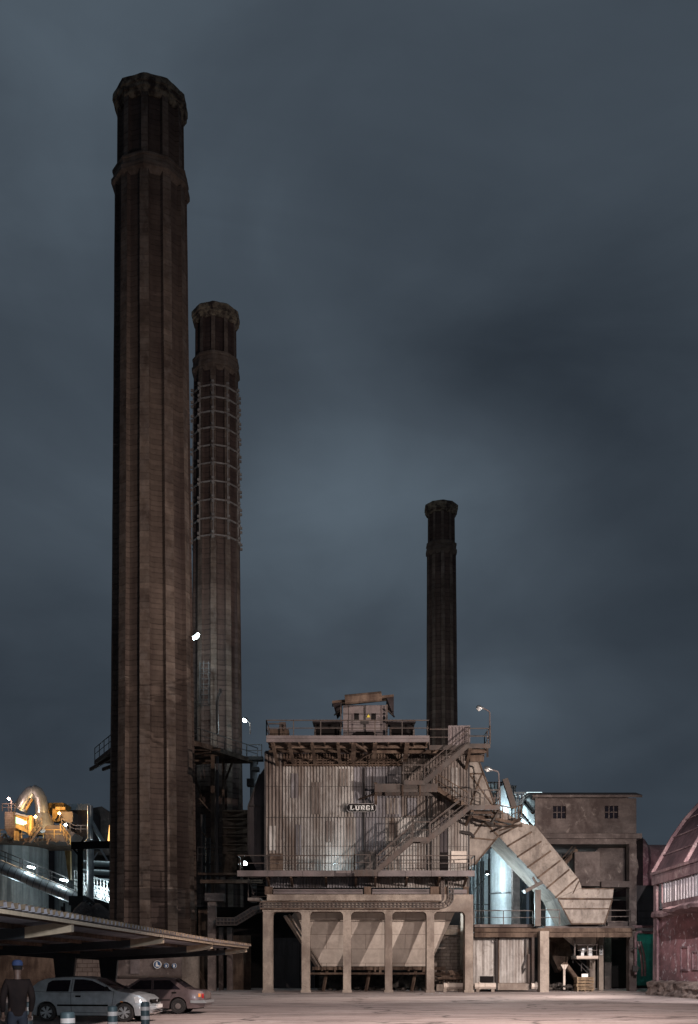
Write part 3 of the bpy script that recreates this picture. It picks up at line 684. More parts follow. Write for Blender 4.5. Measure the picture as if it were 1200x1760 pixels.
# roof cabin
Yr = 72.6
cb = thing('roof_cabin', P(628,1263,Yr), 'small lilac double-door cabin under a tilted canopy on the roof gallery', 'cabin')
M().pbox(590,666,1212,1263.5,Yr,3).build('wall', mt['lilac'], cb)
for x0, x1, wx in ((599.5,627,609),(628.6,655,638.5)):
    d_o = M().pbox(x0,x1,1213,1263,Yr-.06,.05).build('door', mt['lilac'], cb)
    M().pbox(wx,wx+8,1226,1237,Yr-.09,.028).build('window', mt['black'], d_o)
M().pbox(626.4,629.2,1214,1256,Yr-.14,.07).pbox(621,634,1239.5,1244,Yr-.16,.08).build('latch_bar', mt['steeld'], cb)
tri = M().prism([P(630.5,1233,Yr-.13),P(636.5,1233,Yr-.13),P(633.5,1227,Yr-.13)], (0,.03,0)).build('warning_sign', plain('warning_yellow',(.65,.52,.05)), cb)
M().pprism([(606,1263),(612,1257.5),(641,1257.5),(648,1263)], Yr-.3,.2).build('step', mt['black'], cb)
for k in ((585,587,1211,1263),(663.5,666.5,1211,1263)): M().pbox(*k,Yr-.5,.1).build('post', mt['steel'], cb)
m = M(); q0 = [P(571,1204.5,71.2),P(677,1193.5,71.2),P(677,1200,74.9),P(571,1211,74.9)]
m.prism(q0, (0,0,-.16)); m.build('canopy', mt['rust'], cb)
M().tube([P(593,1202.5,71.0),P(656,1196.5,71.0)],.33,10).build('canopy_roll', mt['rust'], cb)
M().prism([P(571,1205,71.4),P(588,1204,71.4),P(588,1226,74.2),P(580,1236,74.2)],(0,.08,0)).prism([P(664,1197,71.5),P(677,1195,71.5),P(677,1233,73.8),P(664,1218,73.8)],(0,.08,0)).build('side_sheet', mt['drk'], cb)
m = M(); m.bar(P(585,1220,Yr-.4),P(575,1229,Yr+1),.08); m.bar(P(666,1221,Yr-.4),P(678,1232,Yr+1),.08); m.build('brace', mt['steel'], cb)
for nm, (x0, x1) in (('a',(537,589)),('b',(667,715))):
    sh = thing('roof_shelter', P((x0+x1)/2,1263,Yr), 'low dark shelter with a wavy canopy on the '+('stairs' if nm == 'b' else 'chimney')+' side of the roof cabin', 'shelter', 'shelters beside the roof cabin')
    a = P(x0,1239,71.7); u = P(x1,1239,71.7)-a; v_ = Vector((0,2.6,.25))
    M().corr(a, u, v_, .22, .10, (0,0,1)).build('canopy', mt['rust'], sh)
    M().prism([a+Vector((0,.02,-.02)), a+u+Vector((0,.02,-.02)), a+u+v_-Vector((0,0,.02)), a+v_-Vector((0,0,.02))],(0,0,-.06)).build('canopy_board', mt['drk'], sh)
    M().pbox(x0+4,x1-3,1243,1263.5,Yr+.3,1.8).build('box', mt['black'], sh)  # black box stands in for the shade under the canopy
    M().pbox(x0+3,x0+6,1254,1263.5,Yr,.15).pbox(x1-5,x1-2,1254,1263.5,Yr,.15).build('post', mt['steel'], sh)
# small machinery at the far end of the gallery
ac = thing('roof_fan_unit', P(482,1265,73), 'small boxy vent unit at the chimney end of the roof gallery', 'vent unit')
M().pbox(463,496,1253,1264.5,73,1.2).build('box', mt['rust'], ac); M().pbox(480,491,1241,1253,73,.8).build('head', mt['steel'], ac)
m = M().tube([P(462,1244,72.9),P(486,1244,72.9),P(488,1246,72.9),P(488,1256,72.9)],.05,6); m.build('pipe', mt['steel'], ac)
# company plate
Yl = Yw-.55
sg = thing('name_plate', P(621,1388,Yl), 'dark oval-ended name plate reading LURGI on the corrugated wall', 'sign')
def rrect(x0, x1, y0, y1, Y, d, k=6, n=5):
    pts = []
    for cx_, cy_, a0 in ((x1-k,y0+k,-90),(x1-k,y1-k,0),(x0+k,y1-k,90),(x0+k,y0+k,180)):
        pts += [(cx_+k*math.cos(R(a0+90*j/n)), cy_+k*math.sin(R(a0+90*j/n))) for j in range(n+1)]
    return M().pprism(pts, Y, d)
rrect(595.8,647,1381,1395.6,Yl,.12).build('rim', mt['platerim'], sg)
rrect(596.5,646.3,1381.7,1394.9,Yl-.03,.05).build('board', mt['black'], sg)
m = M()
def seg(*r_): m.pbox(*r_, Yl-.07, .05)
y0, y1 = 1384.2, 1392.6; t = 2.3; sf = 1.1
x = 601.6
seg(x+.8,x+.8+t,y0,y1); seg(x,x+4,y0,y0+sf); seg(x,x+7.4,y1-sf-.3,y1); seg(x+6,x+7.4,y1-3.2,y1)
x = 610.4
seg(x+.8,x+.8+t,y0,y1-1.4); seg(x,x+4,y0,y0+sf); seg(x+5.6,x+5.6+t*.8,y0,y1-1.4); seg(x+4.8,x+8.2,y0,y0+sf); seg(x+1.7,x+6.6,y1-1.9,y1)
x = 619.6
seg(x+.8,x+.8+t,y0,y1); seg(x,x+6.6,y0,y0+1.5); seg(x,x+3.9,y1-sf,y1); seg(x+5.2,x+7.2,y0+.6,y0+3.9); seg(x+2.5,x+6.4,y0+3.3,y0+4.7)
m.bar(P(x+4,y0+4,Yl-.045),P(x+7.2,y1,Yl-.045),.085,.05,up=(0,1,0)); seg(x+5.6,x+8.2,y1-sf,y1)
x = 629
seg(x+.2,x+.2+t,y0+1,y1-1); seg(x+1,x+6.6,y0,y0+1.4); seg(x+1,x+6.6,y1-1.4,y1); seg(x+5.4,x+7,y0,y0+2.4); seg(x+4.9,x+7,y0+4.6,y1); seg(x+3.6,x+7.4,y0+4.2,y0+5.3)
x = 638
seg(x+.9,x+.9+t,y0,y1); seg(x,x+4.1,y0,y0+sf); seg(x,x+4.1,y1-sf,y1)
m.build('lettering', mt['white'], sg)
for x0 in (604,637): M().pbox(x0,x0+2,1386,1390,Yl+.1,.5).build('bracket', mt['steeld'], sg)
# street lamps on the building
def streetlamp(pts, head, Y, label, r=.055, on=False):
    t_ = thing('street_lamp', P(pts[0][0],pts[0][1],Y), label, 'street lamp', 'lamps on the outside stairs')
    M().tube([P(a,b,Y) for a,b in pts], r, 7).build('post', mt['lilac'], t_)
    hx, hy, dx, dy = head; A = P(hx,hy,Y); Bp = P(hx+dx,hy+dy,Y)
    d = (Bp-A); m = M(); vs = []
    m.tube([A, A+d*.25, A+d*.55, A+d*.85, Bp], [.07,.13,.17,.15,.06], 10); m.build('head', mt['silver'], t_, smooth=True)
    nrm = Vector((d.z,0,-d.x)).normalized(); nrm = nrm if nrm.z < 0 else -nrm
    M().tube([A+d*.35+nrm*.08, A+d*.6+nrm*.13, A+d*.92+nrm*.08], [.07,.15,.06], 10).build('lens', mt['white'], t_, smooth=True)
streetlamp([(842,1279),(842,1226),(841,1223),(838,1221),(830,1217)], (831,1218,-12,-3), 73, 'curved-arm street lamp above the topmost stair landing')
streetlamp([(858.5,1386),(857.5,1330),(856,1326.5),(852,1325),(845,1323)], (847,1324,-14,-5), 73, 'curved-arm street lamp beside the middle stair landing')
# small cold lamps on the walkway
floodlamp(P(421,1484,77), (.6,-.5,-.1), 'small cold white lamp glowing at the chimney end of the lower walkway', mt['gw'], 260, CY, size=.3)
lamp('walkway_glow', P(575,1490,73.2), 120, CY, radius=.1)
# ------------------------------------------------------------------ sloping gas duct and its end hopper
du = thing('gas_duct', P(1000,1560,77), 'big sloping tan sheet-metal duct running down from the filter building to a flared hopper', 'duct')
Yq = 76.3; dd = 5.2
M().pprism([(857,1437.3),(899,1414.4),(921,1420),(995,1511),(1000,1526),(958,1544)], Yq, dd).build('duct_body', mt['duct'], du)
M().pprism([(958.3,1544.3),(1000,1526.5),(1055,1526.5),(1053,1547),(1039,1589),(981,1589)], Yq-.12, dd+.2).build('end_hopper', mt['duct'], du)
m = M()
for t in (.0, .16,.33,.50,.67,.83,.98):
    a = Vector((857+(958-857)*t, 1437.3+(1544-1437.3)*t)); b = Vector((899+(995-899)*t, 1414.4+(1511-1414.4)*t))
    if t == 0: b = Vector((897,1416))
    m.bar(P(a.x,a.y,Yq-.05), P(b.x,b.y,Yq-.05), .10, .12)
    m.bar(P(a.x-.3,a.y+.6,Yq), P(a.x-.3,a.y+.6,Yq+dd), .12, .12)
m.build('flange', mt['rust'], du)
m = M(); m.bar(P(959,1544.5,Yq-.2), P(1053,1545.5,Yq-.2), .10, .12); m.bar(P(968,1562,Yq-.17), P(1048,1562,Yq-.17), .06, .08); m.bar(P(982,1588,Yq-.2), P(1039,1588,Yq-.2), .08,.1); m.bar(P(959,1545,Yq-.18),P(982,1588,Yq-.18),.08); m.bar(P(1053,1546,Yq-.18),P(1039,1588,Yq-.18),.08)
m.bar(P(1000,1527.5,Yq-.18),P(1055,1527.5,Yq-.18),.08); m.bar(P(985,1536,Yq-.18),P(996,1514,Yq-.18),.06)
m.build('flange', mt['rust'], du)
M().bar(P(901,1533,76.6), P(931,1517,76.6), .9, .25).bar(P(915,1508,76.6), P(922,1520,76.6), .35,.2).build('side_lug', mt['steel'], du)
M().bar(P(868,1339,79), P(884,1390,79), .42, .42).build('chute_beam', mt['steel'], du)

# ------------------------------------------------------------------ concrete tower house on legs
T = thing('tower_house', P(1000,1700,80), 'grimy concrete house with two small barred windows raised on tall legs', 'industrial building')
Yt = 79.0
X0, X1 = PX(920,Yt), PX(1094,Yt)
zf, ztp = PZ(1432,Yt), PZ(1372,Yt)
W1 = M()
# front wall with two real window openings
wins = [(950,973,1385,1407.5),(1039,1063,1384.5,1407.5)]
def wallgrid(x0, x1, y0, y1, holes, Y, d):
    xs = sorted({x0, x1, *[h[0] for h in holes], *[h[1] for h in holes]}); ys = sorted({y0, y1, *[h[2] for h in holes], *[h[3] for h in holes]})
    mm = M()
    for a, b in zip(xs, xs[1:]):
        for c, e_ in zip(ys, ys[1:]):
            if any(h[0] <= a and b <= h[1] and h[2] <= c and e_ <= h[3] for h in holes): continue
            mm.pbox(a, b, c, e_, Y, d)
    return mm
wl = wallgrid(920, 1094, 1372, 1432, [(950,973,1385,1407.5),(1039,1063,1385,1407.5)], Yt, .3)
wl.box(X1-.3, X1, Yt+.3, Yt+8, zf, ztp).box(X0, X1, Yt+7.7, Yt+8, zf, ztp)
wl.build('wall', mt['concd'], T)
sp_ = [(Yt+.3,zf),(Yt+.3,ztp),(Yt+1.5,ztp+.45),(Yt+3.5,ztp+.62),(Yt+5.5,ztp+.3),(Yt+7,ztp-.5),(Yt+8,ztp-1.6),(Yt+8,zf)]
M().prism([(X0,y,z) for y,z in sp_],(.3,0,0)).build('side_wall', mt['cyanw'], T)
m = M()
for (a,b),(c,e_) in zip(sp_[1:6],sp_[2:7]): m.bar((X0-.05,a,b),(X0-.05,c,e_),.22,.25,up=(1,0,0))
for a,b,c,e_ in ((.6,.4,7.5,4.6),(.6,1.6,5,5.2),(2.5,.2,7.8,3.2)): m.bar((X0-.08,Yt+a,zf+b),(X0-.08,Yt+c,zf+e_*.62),.14,.16)
m.build('side_brace', mt['steeld'], T)

for a, b, c, e_ in wins:
    f = M()
    f.pbox(a, b, c, e_, Yt+.22, .03); wn = f.build('window', mt['glassd'], T)
    q = M()
    for k in range(4): xx = a+(b-a)*k/3; q.pbox(xx-.8, xx+.8, c, e_, Yt+.15, .07)
    for k in range(3): yy = c+(e_-c)*k/2; q.pbox(a, b, yy-.7, yy+.7, Yt+.148, .07)
    q.build('frame', mt['concd'], wn)
M().prism([(X0-.25,Yt-.35,ztp+.003),(X0-.25,Yt-.35,ztp+.2),(X0-.25,Yt+1.5,ztp+.68),(X0-.25,Yt+3.5,ztp+.84),(X0-.25,Yt+5.5,ztp+.5),(X0-.25,Yt+7,ztp-.25),(X0-.25,Yt+8.3,ztp-1.7),(X0-.25,Yt+8.2,ztp-1.8),(X0-.25,Yt+7,ztp-.42),(X0-.25,Yt+5.5,ztp+.32),(X0-.25,Yt+3.5,ztp+.64),(X0-.25,Yt+1.5,ztp+.47)],(X1-X0+.6,0,0)).build('roof', mt['concd'], T)
M().pbox(908,1104,1432.5,1441,Yt-.35,9).pbox(908,1094,1441,1451,Yt-.1,8.6).build('floor_beam', mt['concd'], T)
for (a, b, y0_, dy) in ((1082,1094.5,1451,0),(1082,1094.5,1451,7.6),(909,922,1451,7.6)):
    M().box(PX(a,Yt), PX(b,Yt), Yt+dy, Yt+.9+dy, -.05, PZ(y0_,Yt)).build('leg', mt['concd'], T)
for a, b, dy in ((920,935,-2.0),(1041,1052,5.2)):
    M().box(PX(a,77), PX(b,77), 77+dy, 77.9+dy, -.05, PZ(1602,77)).build('leg', mt['conc'], T)
M().pbox(816,1087,1595,1602,76.2,.5).pbox(816,1087,1602,1604,76.35,.3).pbox(816,1087,1604,1611,76.2,.5).build('platform_beam', mt['rust'], T)
M().box(PX(935,77), PX(1090,77), 76.75, 86, PZ(1598,77), PZ(1592,77)).box(PX(815,77),PX(918,77),76.75,86,PZ(1594,77),PZ(1589,77)).build('platform_slab', mt['concd'], T)
M().pbox(1034,1092,1515,1525,Yt-.05,.6).build('mid_beam', mt['concd'], T); M().pbox(1045,1092,1583,1592,Yt-.6,.6).build('mid_beam', mt['concd'], T)
M().bar(P(924,1530,75.6), P(924,1592,75.6), .42, .4).build('pipe_post', mt['steel'], T)
M().pbox(988,1031,1464,1523,Yt+.4,2.2).build('equipment_box', mt['concd'], T)
m = M().lathe([(0.1,0),(1.9,0),(1.9,3.2),(.1,3.2)], P(1056,1490,Yt+2.5), 20, 'y'); m.build('fan_casing', mt['concd'], T, smooth=True)
m = M()
for k in range(7): m.bar(P(962+k*4,1497-k*5,Yt+1.2), P(962+k*4,1497-k*5,Yt+2.2), .35,.06)
m.bar(P(958,1501,Yt+1.2),P(992,1460,Yt+1.2),.07,.25); m.bar(P(956,1488,Yt+1.2),P(990,1448,Yt+1.2),.05); m.bar(P(957,1494,Yt+1.2),P(991,1454,Yt+1.2),.04)
m.build('inner_stair', mt['rust'], T)
m = M()
m.rail([P(815,1589,76.3),P(916,1589,76.3)],1.0,1.9,.03).rail([P(929,1590,76.3),P(962,1590,76.3)],1.1,1.4,.035).rail([P(1044,1586,76.6),P(1084,1586,76.6)],.9,1.6,.035)
m.build('railing', mt['steel'], T)
# darkness behind and under the tower, put in as a black wall
back = M().box(PX(936,92), PX(1100,92), 91, 91.4, 0, PZ(1442,92)).box(PX(906,92), PX(940,92), 90, 90.9, 0, PZ(1470,92)); tag(back.build('dark_backing', mt['black'], org=P(1000,1700,92)), 'black backing wall standing in for darkness behind the legs of the tower house', 'wall')
uh = thing('discharge_hopper', P(1005,1625,82), 'small tan hopper hanging under the platform above the stacked crates', 'hopper')
M().add([P(968,1611,81),P(1032,1611,81),P(1016,1632,82),P(992,1632,82),P(968,1611,85),P(1032,1611,85),P(1016,1632,84),P(992,1632,84)], [(0,1,2,3),(5,4,7,6),(1,5,6,2),(4,0,3,7),(3,2,6,7),(0,4,5,1)]).build('cone', mt['hop'], uh)
M().prism([P(935,1611,83),P(975,1611,83),P(985,1640,84),P(962,1672,84)], (0,2,0)).build('side_chute', mt['rust'], uh)
cbn = thing('control_balcony', P(1010,1648,79), 'small railed steel balcony hanging under the concrete platform', 'balcony')
M().pbox(991.5,1028.5,1643,1648.5,78.5,2).build('floor', mt['hop'], cbn)
M().rail([P(992,1643,80.4),P(992,1643,78.5),P(1028,1643,78.5),P(1028,1643,80.4)],.82,.7,.035).build('railing', mt['steel'], cbn)
M().pbox(999,1004,1636,1643,79,.5).pbox(1012,1018,1629,1643,79,.4).lathe([(.02,-.25),(.28,-.1),(.28,.1),(.02,.25)],P(1003,1633,79.2),12).build('machine', mt['silver'], cbn)
M().bar(P(988,1611,78.6),P(988,1643,78.6),.10).bar(P(1026,1611,78.8),P(1026,1643,78.8),.08).build('hanger', mt['steel'], cbn)
stp = P(975,1700,80)
st_ = thing('lower_stair', stp, 'steep dark steel stair leading down beside the stacked crates', 'stairs')
m = M()
for k in (0,.9):
    m.bar(P(972,1655,80.2)+Vector((0,k,0)), P(1000,1692,80.2)+Vector((0,k,0)), .09,.25)
m.build('stringer', mt['rust'], st_)
M().rail([P(985,1655,80.2),P(1014,1684,80.2)],.7,1,.03).build('handrail', mt['steeld'], st_)
cn = thing('small_post', P(970,1700,79), 'thin concrete post with a splayed head standing left of the stacked crates', 'post')
M().pbox(968.5,972,1662,1701,79,.16).pprism([(964,1658),(977,1658),(972,1667),(969,1667)],78.95,.25).build('shaft', mt['hop'], cn)
# crates
cr0 = None
Ycr = 77.6
def crate(x, z, lab, tilt=0):
    t_ = thing('crate', (x, Ycr+.5, z), lab, 'crate', 'wooden crates stacked under the platform')
    w2 = .62; h = .235
    m = M().box(x-w2+.04, x+w2-.04, Ycr+.05, Ycr+.95, z+.04, z+h-.03); m.build('load', mt['rust'], t_)
    m = M()
    for zz in (z+.02, z+.125): m.box(x-w2, x+w2, Ycr-.02, Ycr+.02, zz, zz+.075)
    for xx in (-w2, -.04, w2-.09): m.box(x+xx, x+xx+.09, Ycr-.035, Ycr-.021, z, z+h-.01)
    m.box(x-w2, x-w2+.03, Ycr+.02, Ycr+1, z+.01, z+h-.02).box(x+w2-.03, x+w2, Ycr+.02, Ycr+1, z+.01, z+h-.02)
    m.build('slats', mt['crate'], t_); t_.rotation_euler.z = tilt
    return t_
names = ['lowest', 'second from the ground', 'third from the ground', 'topmost']
for k in range(4): crate(PX(1006,Ycr)+random.uniform(-.03,.03), .10+k*.25, 'wooden crate, %s in the stack under the platform' % names[k], R(random.uniform(-2,2)))
pal = M()
for i in range(5): x = PX(1006,Ycr)-.62+i*.275; pal.box(x, x+.14, Ycr-.02, Ycr+1, .075, .098)
for i in (-.6,-.06,.48): pal.box(PX(1006,Ycr)+i, PX(1006,Ycr)+i+.12, Ycr, Ycr+1, 0, .075)
tag(pal.build('pallet', mt['crate'], org=P(1006,1702,Ycr)), 'wooden pallet on the ground carrying the stack of crates', 'pallet')
M_ = M().pbox(993+7,1011,1674,1679.5,Ycr-.07,.03); tag(M_.build('paper_sheet', mt['white'], org=P(1002,1677,Ycr)), 'blank pale sheet stuck on the front of the topmost crate', 'paper')
# heap of rubble
m = M(); random.seed(3)
for i in range(90):
    x = random.uniform(PX(938,80), PX(988,80)); y = random.uniform(79,83); r = random.uniform(.06,.3); z = max(0, .5*(1-abs((x-PX(960,80))/2.2)))*random.random()
    m.lathe([(r*.3,-r*.5),(r,-r*.1),(r*.8,r*.4),(r*.2,r*.6)], (x,y,z+r*.3), 6, ph=random.random())
tag(m.build('rubble', mt['rubble'], org=P(960,1700,80)), 'dark heap of loose rubble under the platform', 'rubble', kind='stuff')
vs_ = thing('vertical_sign', P(1033,1633,81), 'narrow white vertical sign on the pillar behind the hanging balcony', 'sign')
M().pbox(1031,1036.2,1625.5,1641.5,80.9,.05).build('board', mt['white'], vs_)
m = M()
for y_ in (1627,1631.8,1636.4): m.pbox(1032,1035.2,y_,y_+.9,80.87,.03).pbox(1034.2,1035.2,y_,y_+3.4,80.865,.03).pbox(1032,1033,y_+2.2,y_+3.4,80.87,.03)
m.build('lettering', mt['black'], vs_)
M_ = M().box(PX(1030,81),PX(1037.5,81),81,81.6,0,PZ(1602,81)); tag(M_.build('pillar', mt['conc'], org=P(1033,1700,81)), 'slim concrete pillar carrying the narrow vertical sign', 'pillar')
# corrugated sheds under the silo terrace
S = thing('metal_shed', P(865,1700,77), 'tan ribbed-sheet shed with a low opening beneath the railed terrace', 'shed')
Ysh = 77.0
M().pbox(814,918,1604,1700,Ysh+.08,6).build('body', mt['drk'], S)
def trap(x0, x1, y0, y1, mm, d=0, pitch=.42, amp=.05):
    M().corr((PX(x0,Ysh), Ysh+d, PZ(y1,Ysh)), (PX(x1,Ysh)-PX(x0,Ysh),0,0), (0,0,PZ(y0,Ysh)-PZ(y1,Ysh)), pitch, amp, (0,-1,0), trap=True).build('wall_sheet', mm, S)
trap(814,852,1612,1678,mt['tan']); trap(814,825,1678,1692,mt['tan']); trap(848.5,852,1678,1692,mt['tan'],pitch=.1); trap(857,909,1612,1690,mt['tan'],d=-.05); trap(814,900,1604,1612,mt['rust'],d=.02)
M().pbox(825,848.5,1678.5,1691,Ysh-.01,.06).build('opening', mt['black'], S)  # black sheet in place of the shade inside the opening
M().pbox(856,910,1690.5,1702,Ysh-.35,.4).pbox(814,852,1691.5,1701,Ysh-.25,.3).build('plinth', mt['conc'], S)
M().bar(P(857.5,1690.4,Ysh-.12),P(909,1690.4,Ysh-.12),.06).bar(P(857.5,1612,Ysh-.1),P(857.5,1690,Ysh-.1),.08).build('frame', mt['rust'], S)
m = M().tube([P(853.5,1606,Ysh-.3),P(853.5,1702,Ysh-.3)],.10,8).tube([P(848,1606,Ysh-.4),P(849,1617,Ysh-.4),P(853,1620,Ysh-.4)],.05,6).tube([P(904,1612,Ysh-.3),P(904,1650,Ysh-.3),P(899,1662,Ysh-.3),P(900,1672,Ysh-.3),P(903,1664,Ysh-.35)],.07,6)
m.build('drain_pipe', mt['steeld'], S)
m = M().tube([P(916.5,1611,76.2),P(916.5,1688,76.2),P(914,1694,76.2)],.13,8).tube([P(909,1640,76.6),P(909,1690,76.6)],.12,8); m.build('drain_pipe', mt['steel'], S)
gp = thing('ground_pipe', P(790,1697,76.3), 'fat rusty pipe lying along the foot of the filter building and shed', 'pipe')
zq = .42
for a, b in ((762,798),(815,851),(912,935)): M().tube([(PX(a,76.5),76.2,zq),(PX(b,76.5),76.2,zq)],.24,12).tube([(PX(a,76.5)+.3,76.2,zq),(PX(a,76.5)+.4,76.2,zq)],.31,12).build('pipe_run', mt['hop'], gp, smooth=True)
m = M()
for a in (764,790,820,846,926): m.box(PX(a,76.5)-.12,PX(a,76.5)+.12,76.0,76.4,0,.22)
m.build('saddle', mt['conc'], gp)
# wall, valves and dark room behind the hopper
wb_ = thing('rear_block_wall', P(785,1700,84), 'tan block wall seen beside the big hopper behind the last two columns', 'wall')
M().box(PX(742,82),PX(806,82),82.5,82.9,0,PZ(1590,82)).build('blocks', mt['brick'], wb_)
M().box(PX(792,82),PX(798,82),82,82.5,0,PZ(1560,82)).build('pier', mt['conc'], wb_)
M().bar(P(752,1602,82.2),P(800,1602,82.2),.2,.45).build('lintel', mt['rust'], wb_)
vv = thing('valve_cluster', P(775,1680,80), 'tangle of small rusty pipes and valves between the last two columns', 'valves')
m = M(); random.seed(11)
for i in range(9):
    x = 748+i*5.5; y_ = 1668+random.uniform(0,8); m.tube([P(x,y_,80),P(x+random.uniform(3,8),y_+random.uniform(-2,4),80),P(x+8,1690,80)],.06,6)
for i in range(6): m.lathe([(.03,-.08),(.2,-.06),(.2,.06),(.03,.08)], P(755+i*7,1672+(i%3)*4,79.8), 10, 'y')
m.tube([P(748,1682,79.6),P(797,1682,79.6)],.1,8).tube([P(748,1676,79.7),P(797,1675,79.7)],.06,8)
m.build('pipework', mt['rust'], vv); M().box(PX(750,80),PX(796,80),79.8,80.6,0,PZ(1692,80)).build('plinth', mt['conc'], vv)
dk = thing('dark_annex', P(630,1700,92), 'black mass standing in for darkness behind the columns and hopper of the filter building', 'building')
M().box(PX(340,93),PX(812,93),92.5,99,0,PZ(1560,93)).build('wall', mt['black'], dk)  # black block in place of the deep shade behind the hopper
M().box(PX(470,91),PX(540,91),91,92.4,0,PZ(1612,91)).build('door_frame', mt['drk'], dk)
M().box(PX(498,90.8),PX(514,90.8),90.7,90.95,0,PZ(1620,91)).build('door', mt['drk'], dk)
M().box(PX(548,88),PX(735,88),88,89,0,1.1).build('low_wall', mt['rubble'], dk)
m = M(); random.seed(5)
for i in range(70):
    x = random.uniform(PX(545,80), PX(790,80)); y = random.uniform(81,86); r = random.uniform(.08,.35)
    m.lathe([(r*.3,-r*.5),(r,-r*.1),(r*.8,r*.4),(r*.2,r*.6)], (x,y,r*.3), 6, ph=random.random())
tag(m.build('rubble', mt['rubble'], org=P(660,1700,83)), 'low dark debris strewn on the ground under the big hopper', 'rubble', kind='stuff')

# ------------------------------------------------------------------ structures between the tallest chimney and the filter building
ex = thing('bellows_duct', P(405,1480,84), 'rusty duct of stacked folded plates left of the corrugated walls', 'duct')
m = M()
for k in range(5):
    y0_ = 1394+k*14.6; m.add([P(384,y0_,82.5),P(426,y0_,82.5),P(426,y0_+14,82.5-.0),P(384,y0_+14,82.5),P(384,y0_,86),P(426,y0_,86),P(426,y0_+14,86),P(384,y0_+14,86),P(398+(k%2)*8,y0_+8,81.9)],
        [(0,1,8),(1,2,8),(2,3,8),(3,0,8),(1,5,6,2),(4,0,3,7),(0,4,5,1),(3,2,6,7)])
m.build('folds', mt['rust'], ex)
m = M()
for k in range(6): m.pbox(382,428,1393+k*14.6-.8,1393+k*14.6+.8,81.9,4.3)
m.build('flange', mt['rust'], ex)
M().prism([P(388,1468,82.5),P(424,1468,82.5),P(402,1500,84),P(384,1505,84)],(0,2.4,0)).build('elbow', mt['rust'], ex)
fr = thing('pipe_bridge_frame', P(380,1700,84), 'concrete pillars and dark beams standing between the tallest chimney and filter building', 'frame')
for a, b, y0_, Y in ((357,370.5,1548,80.0),(376,382.5,1594,82),(390,399,1594,82)): M().box(PX(a,Y),PX(b,Y),Y,Y+.8,-.05,PZ(y0_,Y)).build('pillar', mt['concd'], fr)
M().pbox(352,384,1535,1549,79.8,1.4).build('capital', mt['concd'], fr)
M().pbox(341,356,1562,1706,83.5,.3).pbox(399,431,1608,1706,84,.3).build('infill_wall', mt['rust'], fr)
M().pbox(344,452,1512,1518,81,.5).pbox(340,430,1500,1504,83,.5).build('beam', mt['rust'], fr)
for a, y0_, y1_, w_ in ((345,1400,1512,3),(371,1300,1512,4),(378,1500,1536,9),(432,1515,1552,9)): M().pbox(a,a+w_,y0_,y1_,84,.3).build('riser', mt['steeld'], fr)
m = M().rail([P(340,1480,83),P(388,1480,83)],1.1,1.5,.03).rail([P(341,1470,86),P(372,1474,86)],1.1,1.5,.03); m.build('railing', mt['steeld'], fr)
m = M().bar(P(342,1372,84),P(362,1395,84),.08).bar(P(346,1430,84),P(357,1440,84),.08).bar(P(343,1668,81),P(357,1700,81),.06).bar(P(343,1675,81),P(354,1702,81),.06); m.build('brace', mt['rust'], fr)
cvb = thing('enclosed_conveyor', P(410,1580,80), 'dim ridged conveyor gallery stepping up from the pillars to the cable trays', 'conveyor')
tray([P(372,1584,78.8),P(405,1584,78.8),P(436,1565,78.8),P(450,1562,78.8)], .55).build('tray', mt['steel'], cvb)
M().prism([P(372,1590,79),P(406,1590,79),P(438,1570,79),P(451,1566,79),P(451,1558,79),P(434,1558,79),P(402,1577,79),P(372,1577,79)],(0,1.2,0)).build('casing', mt['drk'], cvb)
sst = thing('side_stair', P(440,1540,78), 'dark steel stair descending below the chimney end of the lower walkway', 'stairs')
m = M()
for k in range(7): m.box(PX(431,77),PX(456,77),76.5+k*.25,76.8+k*.25,PZ(1509+k*6,77)-.04,PZ(1509+k*6,77))
m.build('treads', mt['steel'], sst); M().pbox(426,448,1543,1548,76.4,1.5).build('landing', mt['hop'], sst)
M().bar(P(427,1506,76.5),P(427,1545,76.5),.07).bar(P(427,1510,76.5),P(436,1538,76.5),.06).bar(P(427,1508,76.5),P(427,1508,78),.05).build('railing', mt['steel'], sst)
bh = thing('gap_backing', P(400,1600,104), 'black box added for the dark gap behind the bellows duct', 'building')
M().box(PX(338,104),PX(462,104),110,118,0,PZ(1392,110)).build('wall', mt['black'], bh)  # black box added to fill the dark gap and cover the sky
m = M().tube([P(436,1300,100),P(436,1400,100)],.35,10); m.build('stack', mt['silver'], bh, smooth=True)
m = M().tube([P(350,1400,100),P(350,1520,100)],.2,8).tube([P(358,1440,99),P(358,1540,99)],.25,8).bar(P(340,1485,99),P(380,1485,99),.3); m.build('pipe', mt['steeld'], bh)
M().pbox(424,452,1300,1306,99,1).rail([P(424,1300,99),P(450,1300,99)],1.1,1,.04).build('gantry', mt['steeld'], bh); M().pbox(432,445,1318,1324,99,1).build('tank', mt['steeld'], bh); M().pbox(424,436,1338,1350,98,1).build('tank', mt['steeld'], bh)

